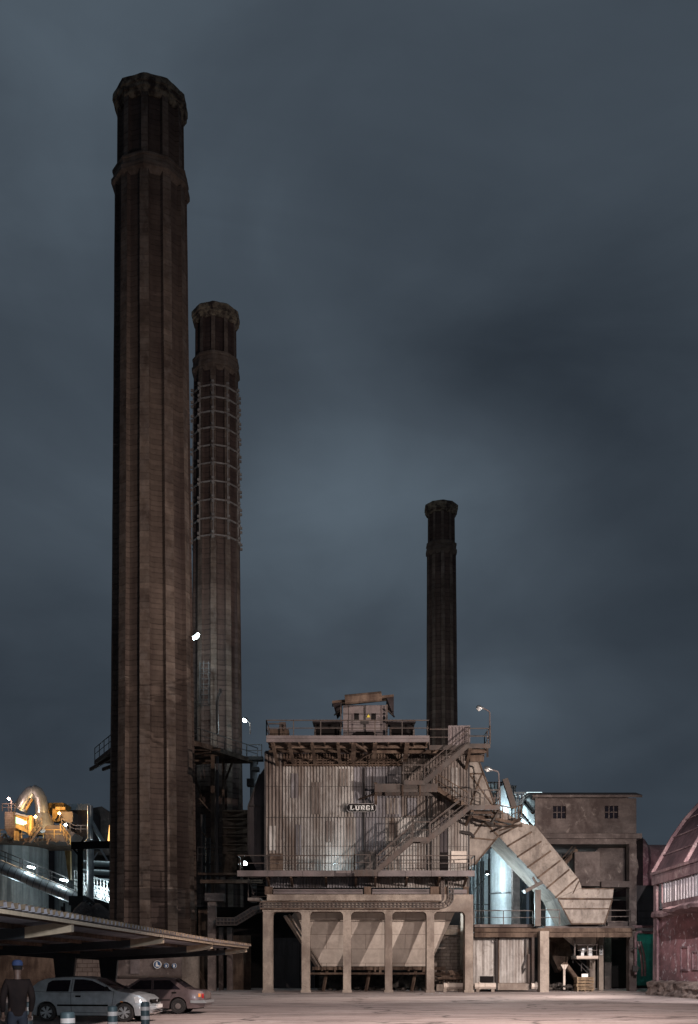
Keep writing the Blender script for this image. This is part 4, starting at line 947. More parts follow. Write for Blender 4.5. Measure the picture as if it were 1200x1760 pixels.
# ------------------------------------------------------------------ silos, drums and lit yard behind the duct
def silo(name, label, cx_, Y, wpx, ytop, mm, ybase=None, band=0, cone=0, n=36):
    r = wpx*Y/FPX/2; X = PX(cx_,Y); z1 = PZ(ytop,Y); t_ = thing(name, (X,Y,0), label, 'silo')
    z0 = 0
    prof = [(r,z0),(r,z1)]
    M().lathe(prof, (X,Y,0), n).build('shell', mm, t_, smooth=True)
    M().lathe([(r*1.03,z1-.25),(r*1.03,z1+.1),(r*.5,z1+.1+cone)], (X,Y,0), n).build('top_ring', mm, t_, smooth=True)
    if band:
        m = M(); z = z0+2
        while z < z1-1: m.lathe([(r+.02,z),(r+.05,z+.04),(r+.05,z+.12),(r+.02,z+.16)], (X,Y,0), n, caps=False); z += band
        m.build('hoop', mt['silver'], t_, smooth=True)
    return t_
silo('storage_silo', 'fat pale silo glaring in cold light under the sloping duct', 868, 92, 50, 1462, mt['silo'], band=3.1, cone=.8)
s2 = silo('storage_silo', 'tall pale silo with a railed rim rising behind the middle stair landing', 848, 108, 34, 1352, mt['silo'], band=4)
m = M(); Ysl = 107
for x in range(832,868,6): m.bar(P(x,1356,Ysl-1.5),P(x,1344,Ysl-1.5),.12)
m.bar(P(832,1345,Ysl-1.5),P(866,1345,Ysl-1.5),.12)
for a, b in (((836,1362),(850,1400)),((862,1362),(848,1400)),((836,1400),(862,1364)),((848,1362),(848,1402))): m.bar(P(*a,Ysl-1.8),P(*b,Ysl-1.8),.3)
m.build('rim_frame', mt['steeld'], s2)
t_ = thing('cone_silo', P(872,1700,104), 'narrow pale tapering silo top beside the dark slanted beam', 'silo')
X = PX(872,104); M().lathe([(1.4,0),(1.4,PZ(1388,104)),(1.3,PZ(1387,104)),(.75,PZ(1352,104)),(.2,PZ(1348,104))],(X,104,0),16).build('shell', mt['silo'], t_, smooth=True)
M().tube([P(880,1395,103),P(880,1352,103)],.12,6).tube([P(885,1400,103),P(885,1352,103)],.10,6).pbox(877,888,1350,1353,103,.5).build('mast', mt['steeld'], t_)
lt = thing('lit_hall', P(830,1590,100), 'brilliantly lit pale sheet wall behind the first silo', 'building')
M().corr((PX(810,98),98,0),(PX(905,98)-PX(810,98),0,0),(0,0,PZ(1468,98)),.9,.08,(0,-1,0),trap=True).build('wall', mt['cyanw'], lt)
M().box(PX(810,98),PX(905,98),98.1,102,0,PZ(1468,98)).build('body', mt['cyanw'], lt)
m = M()
for x in (820,826,831): m.tube([P(x,1480,95),P(x,1590,95)],.07,6)
m.tube([P(843,1476,95),P(843,1590,95)],.2,8); m.bar(P(816,1528,95),P(834,1510,95),.08); m.bar(P(815,1555,95),P(840,1555,95),.08)
m.build('pipe', mt['steeld'], lt)
vt = thing('lit_gantry', P(905,1372,94), 'glaring cold-lit lattice gantry behind the curved roof edge of the tower house', 'gantry')
m = M().pbox(902,932,1361.5,1364.5,94,1.2); m.build('roof_edge_glow', glow('glowing_roof_edge',(.75,.95,1.0),1.6), vt)  # roof edge given its own glow in place of light falling on it
m = M()
for k in range(5): m.bar(P(886+k*7,1364,94),P(893+k*7,1380,94),.10); m.bar(P(893+k*7,1364,94),P(886+k*7,1380,94),.10)
m.bar(P(884,1363,94),P(905,1363,94),.15); m.bar(P(884,1381,94),P(908,1381,94),.15); m.build('truss', mt['silver'], vt)
# steelwork in the shadow behind the duct
fw = thing('service_tower', P(950,1590,86), 'dark steel service frame in the shade between the duct and tower legs', 'frame')
m = M()
for x in (936,962,1000,1030): m.bar(P(x,1442,86),P(x,1592,86),.3)
for y_ in (1500,1545): m.bar(P(925,y_,86),P(1080,y_,86),.3)
m.build('frame', mt['steeld'], fw)
M().tube([P(950,1530,84),P(950,1592,84)],.55,14).build('column_pipe', mt['silo'], fw, smooth=True)
# big drums and teal wall beyond the tower
dr = thing('rotary_drum_stack', P(1112,1560,100), 'pair of huge horizontal drums in dim pink light beside the arched hall', 'drums')
for cy_, r_ in ((1480,2.0),(1526,1.9)):
    M().lathe([(.3,0),(r_,0),(r_,1.2),(r_*.72,1.6),(r_*.72,5),(r_,5.2),(r_,7)], P(1100,cy_,93)+Vector((-1,0,0)), 24, 'x').build('drum', mt['pinkc'], dr, smooth=True)
M().box(PX(1094,96),PX(1140,96),95,97,0,PZ(1600,96)).build('base_wall', mt['teal'], dr)
M().pbox(1094,1150,1458,1478,98,4).build('top_cover', mt['roofp'], dr)
tw = thing('teal_gateway', P(1115,1700,84), 'shiny teal wall glowing green between the tower leg and arched hall', 'wall')
M().pbox(1092,1135,1622,1697,86,.2).build('panel', mt['teal'], tw)
M().pbox(1092,1135,1606,1622,85.8,.2).pbox(1095,1135,1602,1605,85.5,.2).build('upper_panel', mt['teal'], tw); M().pbox(1092,1135,1522,1590,86.4,.3).build('upper_screen', mt['drk'], tw)
M().pbox(1088,1135,1591,1603,84.5,2).build('beam', mt['roofp'], tw)
M().pbox(1052,1084,1611,1697,88,.3).pbox(1094,1135,1694,1699,85.6,.3).build('dark_panel', mt['black'], tw)
m = M().rail([P(1095,1590,83),P(1130,1590,83)],1.1,1.4,.035); m.build('railing', mt['steeld'], tw)
tp = thing('bent_pipes', P(1090,1650,78), 'pair of pinkish pipes bending down the right leg of the tower house', 'pipes')
for a, b, c in ((1083,1593,1600),(1093,1602,1665)):
    pts = [P(1135,b-(1 if a == 1083 else -2),77.8)]+[P(a+6-6*math.sin(t), b+6-6*math.cos(t), 77.8) for t in [math.pi/2*j/5 for j in range(6)]]+[P(a,c+10,77.8)]
    M().tube(pts, .10, 8).build('pipe', mt['pinkc'], tp, smooth=True)
for k in (0,5): M().tube([P(1096+k,1618,79),P(1102+k,1640,79),P(1104+k,1660,79),P(1104+k,1678,79)], .09, 8).build('pipe', mt['pinkc'], tp, smooth=True)
M().pbox(1088,1100,1629,1631,77.6,.3).pbox(1088,1100,1663,1665,77.6,.3).pbox(1088,1097,1660,1670,77.4,.3).build('bracket', mt['steeld'], tp)
# lights of that yard and an added fill
floodlamp(P(838,1500,87.5), (.2,.9,-.35), 'cold floodlight hidden under the sloping duct facing the fat pale silo', mt['gw'], 900, CY, size=.35)
lamp('silo_top_light', P(905,1372,98), 420, CY, radius=.2)
lamp('silo_rim_fill', P(858,1380,101), 420, CY, radius=.2)  # unseen light added to bring out the silo top
lamp('duct_underside_light', P(848,1560,81), 1300, CY, radius=.2)
lamp('vault_light', P(874,1418,84), 420, CY, radius=.2)
lamp('teal_yard_light', P(1112,1628,83), 60, (.55,1.0,.85), radius=.1)
lamp('drum_light', P(1115,1500,88), 90, (1,.45,.6), radius=.3)
lamp('under_platform_light', P(1020,1660,76.2), 60, (1,.75,.6), radius=.1)

# ------------------------------------------------------------------ arched hall at the right
Hh = thing('arched_hall', (19.8, 60, 0), 'pink plastered hall with a tall arched roof and a ribbed window band', 'industrial hall')
XW = 19.8; Ya, Yb = 67.5, 38.0
def hz(y, Y=Ya): return PZ(y, Y)
ze, zl = hz(1502), hz(1574)
M().box(XW, XW+.4, Yb, Ya, 0, zl).box(XW, XW+24, Ya-.4, Ya, 0, zl+.1).build('wall', mt['pink'], Hh)
# roof: half of a pointed arch, curved sheet with thickness
prof = [(XW-.15,ze),(XW+.5,ze+1.15),(XW+1.15,ze+2.3),(XW+1.95,ze+3.45),(XW+3.0,ze+4.6),(XW+4.6,ze+5.9),(XW+7,ze+7.2),(XW+10,ze+8.2),(XW+13,ze+8.6)]
prof2 = prof+[(2*(XW+13)-x, z) for x, z in prof[-2::-1]]
m = M().prism([(x,Ya,z) for x,z in prof2]+[(2*(XW+13)-XW,Ya,ze-.2),(XW,Ya,ze-.2)],(0,-(Ya-Yb),0)); m.build('roof', mt['roofp'], Hh)
m = M()
for Y in (67.55, 61, 54.5, 48):
    for (xa,za),(xb,zb_) in zip(prof, prof[1:]): m.bar((xa-.06,Y,za+.05),(xb-.06,Y,zb_+.05),.25,.18,up=(0,1,0))
for i in (1,2,3,4,5): m.bar((prof[i][0]-.04,Ya,prof[i][1]+.03),(prof[i][0]-.04,Yb,prof[i][1]+.03),.07,.07)
m.build('roof_rib', mt['pinkc'], Hh)
M().box(XW-.28, XW+.3, Yb, Ya+.05, ze-.75, ze).box(XW-.36, XW+.3, Yb, Ya+.08, ze-.12, ze+.06).build('eave_beam', mt['pinkc'], Hh)
zt2, zb2 = hz(1513), hz(1556)
m = M(); yy = Ya-2.1
while yy > Yb: m.box(XW-.13-random.uniform(0,.03), XW-.02, yy-.30, yy, zb2+.02, zt2+.08); yy -= .52
m.build('ribbed_band', mt['band'], Hh)
M().box(XW-.02, XW+.3, Yb, Ya, zb2-.3, ze-.7).build('band_backing', mt['drk'], Hh)
M().box(XW-.16, XW, Yb, Ya-1.7, zb2-.28, zb2).box(XW-.2, XW, Ya-1.9, Ya-1.7, zb2, ze-.75).box(XW-.16, XW+.2, Ya-.6, Ya+.04, 0, ze-.75).build('pilaster', mt['pinkc'], Hh)
# crumbling ledge
m = M(); random.seed(21); nY = 34; rows = []
for i in range(nY+1):
    Y = Ya+.1-(Ya+.1-Yb)*i/nY; o_ = (1.45 if Y < 61.8 else .34)+random.uniform(-.05,.05); zz = zl+random.uniform(-.05,.05)
    rows.append([(XW,Y,zz+.30),(XW-o_*.8,Y,zz+.20+random.uniform(-.04,.04)),(XW-o_,Y,zz+.05),(XW-o_*.95,Y,zz-.12+random.uniform(-.06,.04)),(XW,Y,zz-.22)])
vs = [p for r_ in rows for p in r_]; fs = []
for i in range(nY):
    for j in range(4): fs.append((i*5+j, i*5+j+1, (i+1)*5+j+1, (i+1)*5+j))
fs += [(0,1,2,3,4), tuple(range(nY*5+4, nY*5-1, -1))]
m.add(vs, fs); m.build('ledge', mt['pinkc'], Hh)
# crumbling plinth
m = M(); rows = []; nY = 60; nz_ = 7
for i in range(nY+1):
    Y = Ya+.3-(Ya+.3-Yb)*i/nY
    rows += [[(XW-.52-(.1 if j < 2 else 0)+noise.noise(Vector((Y*1.1, j*.6, 3)))*.22+(.45 if j == nz_ else 0), Y+random.uniform(-.05,.05), .95*j/nz_+noise.noise(Vector((Y*.9,j,8)))*.08*(j > 0)) for j in range(nz_+1)]]
vs = [p for r_ in rows for p in r_]; k_ = nz_+1
fs = [(i*k_+j, i*k_+j+1, (i+1)*k_+j+1, (i+1)*k_+j) for i in range(nY) for j in range(nz_)]
m.add(vs, fs).box(XW-.25, XW, Yb, Ya+.15, 0, .85); m.build('plinth', mt['brownp'], Hh)
m = M()
def ring(y0, y1, z0, z1): m.box(XW-.07,XW-.002,y0,y1,z0,z0+.09).box(XW-.07,XW-.002,y0,y1,z1-.09,z1).box(XW-.07,XW-.002,y0,y0+.12,z0+.09,z1-.09).box(XW-.07,XW-.002,y1-.12,y1,z0+.09,z1-.09)
ring(61.0,62.4,1.55,3.0); ring(59.2,60.3,1.6,2.7)
m.build('blind_window', mt['pinkc'], Hh)
m = M().tube([(XW-.15,Ya-.9,zl),(XW-.15,Ya-.9,.9)],.09,8).tube([(XW-.2,Ya-.55,ze+.1),(XW-.05,Ya+.15,ze-1.0),(XW-.1,Ya+.15,.9)],.07,8); m.build('downpipe', mt['pinkc'], Hh)
# ------------------------------------------------------------------ walls behind the car park
M_ = M().box(PX(108,64),PX(190,64),64,64.4,0,3.0); tag(M_.build('block_wall', mt['brick'], org=P(150,1700,64)), 'sooty block wall seen between the two dark carport supports', 'wall')
M_ = M().box(PX(-90,62),PX(104,62),62,62.4,0,3.1); tag(M_.build('rendered_wall', mt['rust'], org=P(30,1700,62)), 'dim brown wall behind the standing person', 'wall')
cw = thing('sign_wall', P(260,1700,77), 'grimy concrete wall carrying three round signs behind the parked cars', 'wall')
M().pbox(188,312,1628,1702,76.5,.4).build('wall', mt['concd'], cw)
M().pbox(311,341,1620,1703,79.3,.6).build('pier', mt['conc'], cw)
M().pbox(224,240,1646,1674,76.38,.12).build('cabinet', mt['lilac'], cw)
M().pbox(204,312,1677,1680.5,76.25,.2).build('kerb_rail', mt['steel'], cw)
blue = plain('sign_blue', (.03,.08,.18), .4)
def rsign(cx_, cy_, r, label, rimw, shapes):
    Y = 76.3; c = P(cx_,cy_,Y); R_ = r*Y/FPX; t_ = thing('round_sign', c, label, 'sign', 'round signs on the concrete wall')
    M().lathe([(R_,-.0),(R_,.05)], c, 24, 'y').build('rim', mt['white'], t_)
    M().lathe([(R_*rimw,-.012),(R_*rimw,.0)], c, 24, 'y').build('face', blue, t_)
    m = M()
    for pts in shapes: m.prism([c+Vector((x*R_, -.022, z*R_)) for x, z in pts], (0,.009,0))
    m.build('pictogram', mt['white'], t_)
def circ(cx_, cz_, r, n=10, sx=1): return [(cx_+r*sx*math.cos(2*math.pi*i/n), cz_+r*math.sin(2*math.pi*i/n)) for i in range(n)]
rsign(270.5,1658,7.0,'biggest round blue sign with a white boot',.84,[[(-.35,.55),(.05,.55),(.08,-.05),(.55,-.28),(.55,-.5),(-.38,-.5)]])
rsign(285.8,1659.5,4.3,'middle small round blue sign with a white figure head wearing goggles',.92,[circ(0,0,.34),[(-.42,.12),(.42,.12),(.42,.3),(-.42,.3)],[(-.3,-.6),(.3,-.6),(.2,-.3),(-.2,-.3)]])
rsign(299.5,1660,4.3,'small round blue sign with a white glove, last of the row towards the pillars',.92,[[(-.28,-.6),(.12,-.6),(.2,-.1),(.36,.15),(.28,.28),(.08,.12),(.1,.6),(-.3,.6),(-.34,0)]])

# ------------------------------------------------------------------ carport
cp = thing('carport', (-8.5, 34, 0), 'long open carport with a wavy sheet roof on dark V-shaped supports over the parked cars', 'carport')
tips = [(-5.9,13.5),(-5.65,21.4),(-5.4,30.5),(-5.1,39.1),(-4.5,46.2)]
Zt = 2.65; Zc = 2.14
def tipx(Y):
    for (x0,y0_),(x1,y1_) in zip(tips, tips[1:]):
        if Y <= y1_: return x0+(x1-x0)*(Y-y0_)/(y1_-y0_)
    return tips[-1][0]
XC = -10.6
for i, (x, Y) in enumerate(tips):
    m = M()
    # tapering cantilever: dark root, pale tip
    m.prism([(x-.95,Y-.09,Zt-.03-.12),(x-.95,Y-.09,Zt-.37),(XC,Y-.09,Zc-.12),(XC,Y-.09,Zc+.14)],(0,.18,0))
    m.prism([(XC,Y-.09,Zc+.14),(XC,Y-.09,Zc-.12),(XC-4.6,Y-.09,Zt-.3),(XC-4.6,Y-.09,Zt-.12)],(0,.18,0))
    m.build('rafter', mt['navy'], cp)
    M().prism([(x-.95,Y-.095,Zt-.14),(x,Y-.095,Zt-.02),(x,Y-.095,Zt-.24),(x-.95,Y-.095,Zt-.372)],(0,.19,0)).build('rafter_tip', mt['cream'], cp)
    if i > 0:
        M().prism([(XC-.42,Y-.12,Zc+.02),(XC+.42,Y-.12,Zc+.02),(XC+.2,Y-.12,0),(XC-.2,Y-.12,0)],(0,.24,0)).box(XC-.3,XC+.3,Y-.25,Y+.25,-.03,.04).build('support', mt['navy'], cp)
# purlins and roof sheets
def rz(t): return Zt-.0-(Zt-Zc-.14)*t        # t 0 at tip, 1 over the columns
m = M()
for t in (.02,.24,.46,.68,.9):
    for (x0,y0_),(x1,y1_) in zip(tips, tips[1:]):
        xa = x0+(XC-x0)*t; xb = x1+(XC-x1)*t
        m.bar((xa,y0_-.0,rz(t)-.04),(xb,y1_,rz(t)-.04),.07,.10)
for t in (.3,.7,1):
    m.bar((XC-4.6*t,13.5,Zc+.06+.42*t),(XC-4.6*t,46.2,Zc+.06+.42*t),.07,.10)
m.build('purlin', mt['rust'], cp)
m = M(); rows = []; Y = 13.2; k = 0
pit = .34
while Y < 46.5:
    x = tipx(max(13.5,Y))
    for q, h in ((0,0),(.3,0),(.42,.09),(.80,.09),(.92,0)):
        yy = Y+q*pit; j = .0
        rows.append([(x+.16+random.uniform(-.015,.015),yy,Zt+.035+h),(XC,yy,Zc+.17+h),(XC-4.7,yy,Zt-.05+h)])
    Y += pit
vs = [p for r_ in rows for p in r_]; fs = []
for i in range(len(rows)-1):
    for j in range(2): fs.append((i*3+j,(i+1)*3+j,(i+1)*3+j+1,i*3+j+1))
n0 = len(vs); vs2 = [(x,y,z-.012) for x,y,z in vs]; fs2 = [tuple(q+n0 for q in reversed(f)) for f in fs]
edge = [(i*3,(i+1)*3,(i+1)*3+n0,i*3+n0) for i in range(len(rows)-1)]
m.add([Vector(p) for p in vs]+[Vector(p) for p in vs2], fs+fs2+edge).build('roof_sheet', mt['rooft'], cp)
M().add([(x,y,z-.015) for x,y,z in vs],fs).build('soffit', mt['roofu'], cp)
m = M()
for (x0,y0_),(x1,y1_) in zip(tips, tips[1:]): m.bar((x0+.05,y0_,Zt-.045),(x1+.05,y1_,Zt-.045),.05,.07)
m.build('edge_strip', mt['cream'], cp)

# ------------------------------------------------------------------ cars
def interp(tab, x):
    if x <= tab[0][0]: return tab[0][1]
    for (a, va), (b, vb) in zip(tab, tab[1:]):
        if x <= b: return va+(vb-va)*(x-a)/(b-a)
    return tab[-1][1]
def carpaint(name, c):
    m = plain(name, c, .32, .55, coat=.8); return m
def car(name, Lc, W, top, belt, wheels, rw, paint, label, glass, seams, handle, lights, loc, rot, rimstyle, strip=None, dirty=False, archr=1.18):
    t_ = thing(name, (0,0,0), label, 'car')
    hw = W/2
    topz = lambda x: interp(top, x); beltz = lambda x: min(interp(belt, x), topz(x)-.0)
    zb_ = .20
    def bot(x):
        z = zb_+(.10*max(0, (.25-x)/.25)) + (.08*max(0, (x-(Lc-.25))/.25))
        for wx in wheels:
            d = abs(x-wx); ra = rw*archr
            if d < ra: z = max(z, rw+math.sqrt(ra*ra-d*d))
        return z
    def endtaper(x):
        e0 = min(1, x/.42); e1 = min(1, (Lc-x)/.62)
        return hw*(1-.16*(1-e0)**2-.20*(1-e1)**2)
    def halfw(x, z):
        w0 = endtaper(x); b = beltz(x); tp = topz(x)
        if z <= b:
            k = (z-zb_)/(b-zb_+1e-6); return w0*(.955+.05*math.sin(math.pi*min(1,max(0,k))*.9)) 
        k = (z-b)/max(.05, 1.42-b); return w0*(.965-.17*min(1.0, k)**1.1)
    xs = [Lc*i/110 for i in range(111)]
    for wx in wheels: xs += [wx-rw*archr, wx+rw*archr, wx-rw*archr-.004, wx+rw*archr+.004]
    xs = sorted(x for x in set(xs) if 0 <= x <= Lc)
    NZ = 16; NT = 8
    ring = []
    for x in xs:
        zb2, zt3 = bot(x), topz(x); b = beltz(x)
        col = []
        for j in range(NZ+1):
            z = zb2+(zt3-zb2)*j/NZ; col.append((z, halfw(x, z)))
        row = [(x, -wv_, z) for z, wv_ in col]
        wt_ = col[-1][1]; crown = .035
        for j in range(1, NT): 
            y = -wt_+2*wt_*j/NT; row.append((x, y, zt3+crown*(1-(y/wt_)**2)))
        row += [(x, wv_, z) for z, wv_ in reversed(col)]
        ring.append(row)
    n = len(ring[0]); vs = [(p[0]-Lc/2, p[1], p[2]) for r_ in ring for p in r_]; fs = []
    for i in range(len(ring)-1):
        for j in range(n): fs.append((i*n+j, i*n+(j+1)%n, (i+1)*n+(j+1)%n, (i+1)*n+j))
    fs += [tuple(range(n)), tuple(range(len(ring)*n-1, (len(ring)-1)*n-1, -1))]
    M().add(vs, fs).build('body', paint, t_, smooth=True)
    M().box(-Lc/2+.3, Lc/2-.3, -hw+.1, hw-.1, .17, .5).build('underbody', mt['black'], t_)
    def patch(poly, off, sides=(-1,1), thick=.006, sub=10):
        """polygon in side view (x from the rear, z) laid on the body side"""
        m = M()
        for sd in sides:
            # subdivide edges then fan from centroid rings
            pts = []
            for a, b in zip(poly, poly[1:]+poly[:1]):
                for q in range(sub): pts.append((a[0]+(b[0]-a[0])*q/sub, a[1]+(b[1]-a[1])*q/sub))
            cx_ = sum(p[0] for p in pts)/len(pts); cz_ = sum(p[1] for p in pts)/len(pts)
            rings = []
            for k in (1.0,.75,.5,.25): rings.append([(cx_+(p[0]-cx_)*k, cz_+(p[1]-cz_)*k) for p in pts])
            vs = []; N_ = len(pts)
            for r_ in rings: vs += [(x-Lc/2, sd*(halfw(x,z)+off), z) for x, z in r_]
            vs.append((cx_-Lc/2, sd*(halfw(cx_,cz_)+off), cz_))
            fs = []
            for i in range(3): fs += [(i*N_+j, i*N_+(j+1)%N_, (i+1)*N_+(j+1)%N_, (i+1)*N_+j) for j in range(N_)]
            fs += [(3*N_+j, 3*N_+(j+1)%N_, 4*N_) for j in range(N_)]
            m.add(vs, fs)
        return m
    for poly in glass['side']:
        for sd in (-1,1): patch(poly, .006, (sd,)).build('side_window', mt['glassd'], t_, smooth=True)
    def topstrip(x0, x1, inset, nm, mm, off=.006, n_=8):
        m = M(); vs = []
        for i in range(n_+1):
            x = x0+(x1-x0)*i/n_; z = topz(x); wv_ = halfw(x, z)-inset
            for j in range(9):
                y = -wv_+2*wv_*j/8; vs.append((x-Lc/2, y, z+.035*(1-(y/(wv_+inset))**2)+off))
        fs = [(i*9+j, i*9+j+1, (i+1)*9+j+1, (i+1)*9+j) for i in range(n_) for j in range(8)]
        # lift along the slope normal
        z0, z1 = topz(x0), topz(x1); L2 = math.hypot(x1-x0, z1-z0); nx_ = -(z1-z0)/L2*off; 
        vs = [(a+nx_, b, c) for a, b, c in vs]
        return m.add(vs, fs).build(nm, mm, t_, smooth=True)
    topstrip(*glass['front'], .07, 'windscreen', mt['glassd'])
    topstrip(*glass['rear'], .09, 'rear_window', mt['glassd'])
    m = M()
    for pts in seams:
        for sd in (-1,1):
            q = []; m = M()
            for a, b in zip(pts, pts[1:]):
                for k in range(6): q.append((a[0]+(b[0]-a[0])*k/6, a[1]+(b[1]-a[1])*k/6))
            q.append(pts[-1])
            pp = [(x-Lc/2, sd*(halfw(x,z)+.002), z) for x, z in q]
            for a, b in zip(pp, pp[1:]): m.bar(a, b, .010, .010)
            m.build('door_seam', mt['black'], t_)
    for hx, hz_ in handle:
        for sd in (-1,1):
            m = patch([(hx-.09,hz_-.028),(hx+.09,hz_-.028),(hx+.09,hz_+.028),(hx-.09,hz_+.028)], .014, (sd,), sub=2); m.build('door_handle', mt['black'], t_)
    if strip:
        for x0, x1, z0, z1 in strip:
            for sd in (-1,1):
                patch([(x0,z0),(x1,z0),(x1,z1),(x0,z1)], .018, (sd,), sub=8).build('rub_strip', mt['black'], t_)
    for nm, mm, poly in lights:
        for sd in (-1,1):
            p2 = patch(poly, .008, (sd,), sub=6); p2.build(nm, mm, t_, smooth=True)
    for wx in wheels:
        for sd in (-1,1):
            c = Vector((wx-Lc/2, sd*(hw-.115), rw))
            wh = M().lathe([(rw*.62,-.10),(rw*.93,-.105),(rw,-.07),(rw,.07),(rw*.93,.105),(rw*.62,.10)], c, 30, 'y').build('wheel', plain('tyre_rubber',(.02,.018,.018),.85), t_, smooth=True)
            m = M().lathe([(rw*.60,-.06),(rw*.66,-.112),(rw*.66,.112),(rw*.60,.06)], c, 30, 'y')
            o_ = Vector((0, sd*.085, 0))
            if rimstyle == 'spoke':
                for q in range(6):
                    a = 2*math.pi*q/6+.2
                    for da in (-.16,.16):
                        m.bar(c+o_*1.1+Vector((math.cos(a)*rw*.10,0,math.sin(a)*rw*.10)), c+o_*1.05+Vector((math.cos(a+da)*rw*.63,0,math.sin(a+da)*rw*.63)), rw*.14, .025, up=(0,1,0))
                m.lathe([(.002,-.02),(rw*.17,-.018),(rw*.17,.018),(.002,.02)], c+o_*1.15, 16, 'y')
            else:
                m.lathe([(.002,-.02),(rw*.30,-.02),(rw*.5,-.004),(rw*.63,-.015),(rw*.63,.015),(rw*.5,.004),(rw*.3,.02),(.002,.02)], c+o_, 24, 'y')
            m.build('rim', mt['silverp'] if rimstyle == 'spoke' else mt['rimd'], wh, smooth=True)
    # arch liners
    for wx in wheels:
        M().box(wx-Lc/2-rw*1.02, wx-Lc/2+rw*1.02, -hw+.26, hw-.26, .22, rw*2.05).build('wheel_well', mt['black'], t_)
    # mirrors
    for sd in (-1,1):
        x, z = glass['mirror']; y = sd*(halfw(x, z)+.08)
        M().tube([(x-Lc/2-.05,y-.07,z+.05),(x-Lc/2-.06,y,z+.06),(x-Lc/2-.05,y+.07,z+.05)],[.05,.075,.05],8).build('mirror', mt['black'] if rimstyle == 'spoke' else paint, t_, smooth=True)
    return t_, halfw, topz
mt['silverp'] = plain('wheel_silver', (.55,.58,.60), .3, .6); mt['rimd'] = plain('dull_wheel', (.20,.17,.16), .6, .4)
p1 = carpaint('silver_blue_car_paint', (.52,.56,.59)); p2 = carpaint('dull_taupe_car_paint', (.20,.15,.152))
Lc = 3.95
red = plain('red_lens', (.35,.02,.02), .2); orange = plain('orange_lens', (.75,.30,.08), .2); clear = plain('clear_lens', (.75,.78,.80), .08, .3)
top1 = [(0,.50),(.02,.80),(.06,.98),(.14,1.10),(.34,1.26),(.55,1.34),(.85,1.375),(1.35,1.40),(1.8,1.39),(2.15,1.34),(2.5,1.18),(2.88,.985),(3.0,.955),(3.35,.90),(3.65,.83),(3.82,.72),(3.90,.58),(3.95,.42)]
belt1 = [(0,.84),(.5,.90),(2.0,.93),(2.9,.93),(3.95,.9)]
c1, hf1, tz1 = car('parked_car', Lc, 1.64, top1, belt1, (.64,3.17), .295, p1, 'silver-blue three-door hatchback parked under the carport nearest the bollards',
    dict(side=[[(.62,.945),(1.36,.945),(1.40,1.31),(.80,1.30),(.66,1.22)], [(1.50,.95),(2.78,.965),(2.62,1.06),(2.10,1.29),(1.80,1.33),(1.53,1.33)]], front=(2.20,2.88), rear=(.10,.46), mirror=(2.68,.98)),
    [[(1.46,1.35),(1.44,.9),(1.46,.30)],[(2.84,.96),(2.80,.6),(2.74,.28)],[(1.46,.30),(2.74,.28)],[(.10,.96),(.9,.915),(2.84,.945)]],
    [(1.68,.80)], [('headlight', clear, [(3.52,.60),(3.84,.56),(3.86,.66),(3.60,.80),(3.48,.78)]), ('taillight', red, [(.035,.62),(.11,.62),(.13,.93),(.075,.93)]), ('indicator', orange, [(3.05,.62),(3.13,.62),(3.13,.65),(3.05,.65)])],
    None, 0, 'spoke', strip=[(1.0,2.66,.49,.545)])
hwf = .62
M().box(Lc/2-.06,Lc/2+.015,-.46,.46,.60,.70).build('grille', mt['black'], c1)
M().tube([(Lc/2-.34,-.70,.42),(Lc/2-.10,-.56,.42),(Lc/2+.0,-.3,.42),(Lc/2+.02,0,.42),(Lc/2+.0,.3,.42),(Lc/2-.10,.56,.42),(Lc/2-.34,.70,.42)],.10,10).build('bumper', p1, c1, smooth=True)
M().box(Lc/2+.08,Lc/2+.125,-.42,.42,.315,.335).box(Lc/2+.08,Lc/2+.125,-.42,.42,.365,.385).build('air_intake', mt['black'], c1)
M().box(Lc/2+.08,Lc/2+.13,-.26,.26,.43,.54).build('number_plate', mt['white'], c1)
M().lathe([(.005,-.02),(.06,0),(.005,.02)],(Lc/2+.03,0,.66),4,'x').build('badge', mt['silverp'], c1)
# seats seen as dark head restraints sit behind the dark glass
c1.location = (PX(158,33), 33.6, 0); c1.rotation_euler.z = R(-7)
L2 = 4.1
top2 = [(0,.48),(.02,.72),(.10,.80),(.95,.90),(1.08,.93),(1.62,1.27),(1.85,1.31),(2.65,1.31),(2.9,1.28),(3.42,.93),(3.55,.90),(4.0,.85),(4.07,.75),(4.10,.45)]
belt2 = [(0,.70),(1.0,.86),(3.4,.86),(4.1,.72)]
c2, hf2, tz2 = car('old_car', L2, 1.58, top2, belt2, (.78,3.13), .285, p2, 'dusty taupe four-door old saloon beside the concrete wall, behind the silver-blue hatchback',
    dict(side=[[(1.22,.90),(2.12,.90),(2.12,1.24),(1.68,1.24)], [(2.20,.90),(3.22,.90),(2.80,1.24),(2.20,1.24)]], front=(1.12,1.60), rear=(2.96,3.38), mirror=(1.28,.92)),
    [[(2.16,1.28),(2.16,.28)],[(1.16,.88),(1.14,.3)],[(3.02,.88),(2.86,.62)]],
    [(2.0,.78),(2.98,.78)], [('taillight', red, [(4.0,.58),(4.07,.58),(4.07,.74),(3.98,.76)]), ('indicator', orange, [(3.88,.62),(3.96,.62),(3.96,.74),(3.88,.75)]), ('headlight', clear, [(.05,.55),(.14,.55),(.14,.7),(.06,.7)])],
    None, 0, 'disc', strip=[(1.2,2.85,.50,.53)])
M().box(L2/2-.04,L2/2+.07,-.76,.76,.40,.50).box(L2/2-.5,L2/2,-.80,-.76,.40,.50).build('bumper', mt['silverp'], c2)
M().box(-L2/2-.07,-L2/2+.04,-.76,.76,.40,.50).build('bumper', mt['silverp'], c2)
c2.location = (PX(265,39.5), 39.6, 0); c2.rotation_euler.z = R(-4)

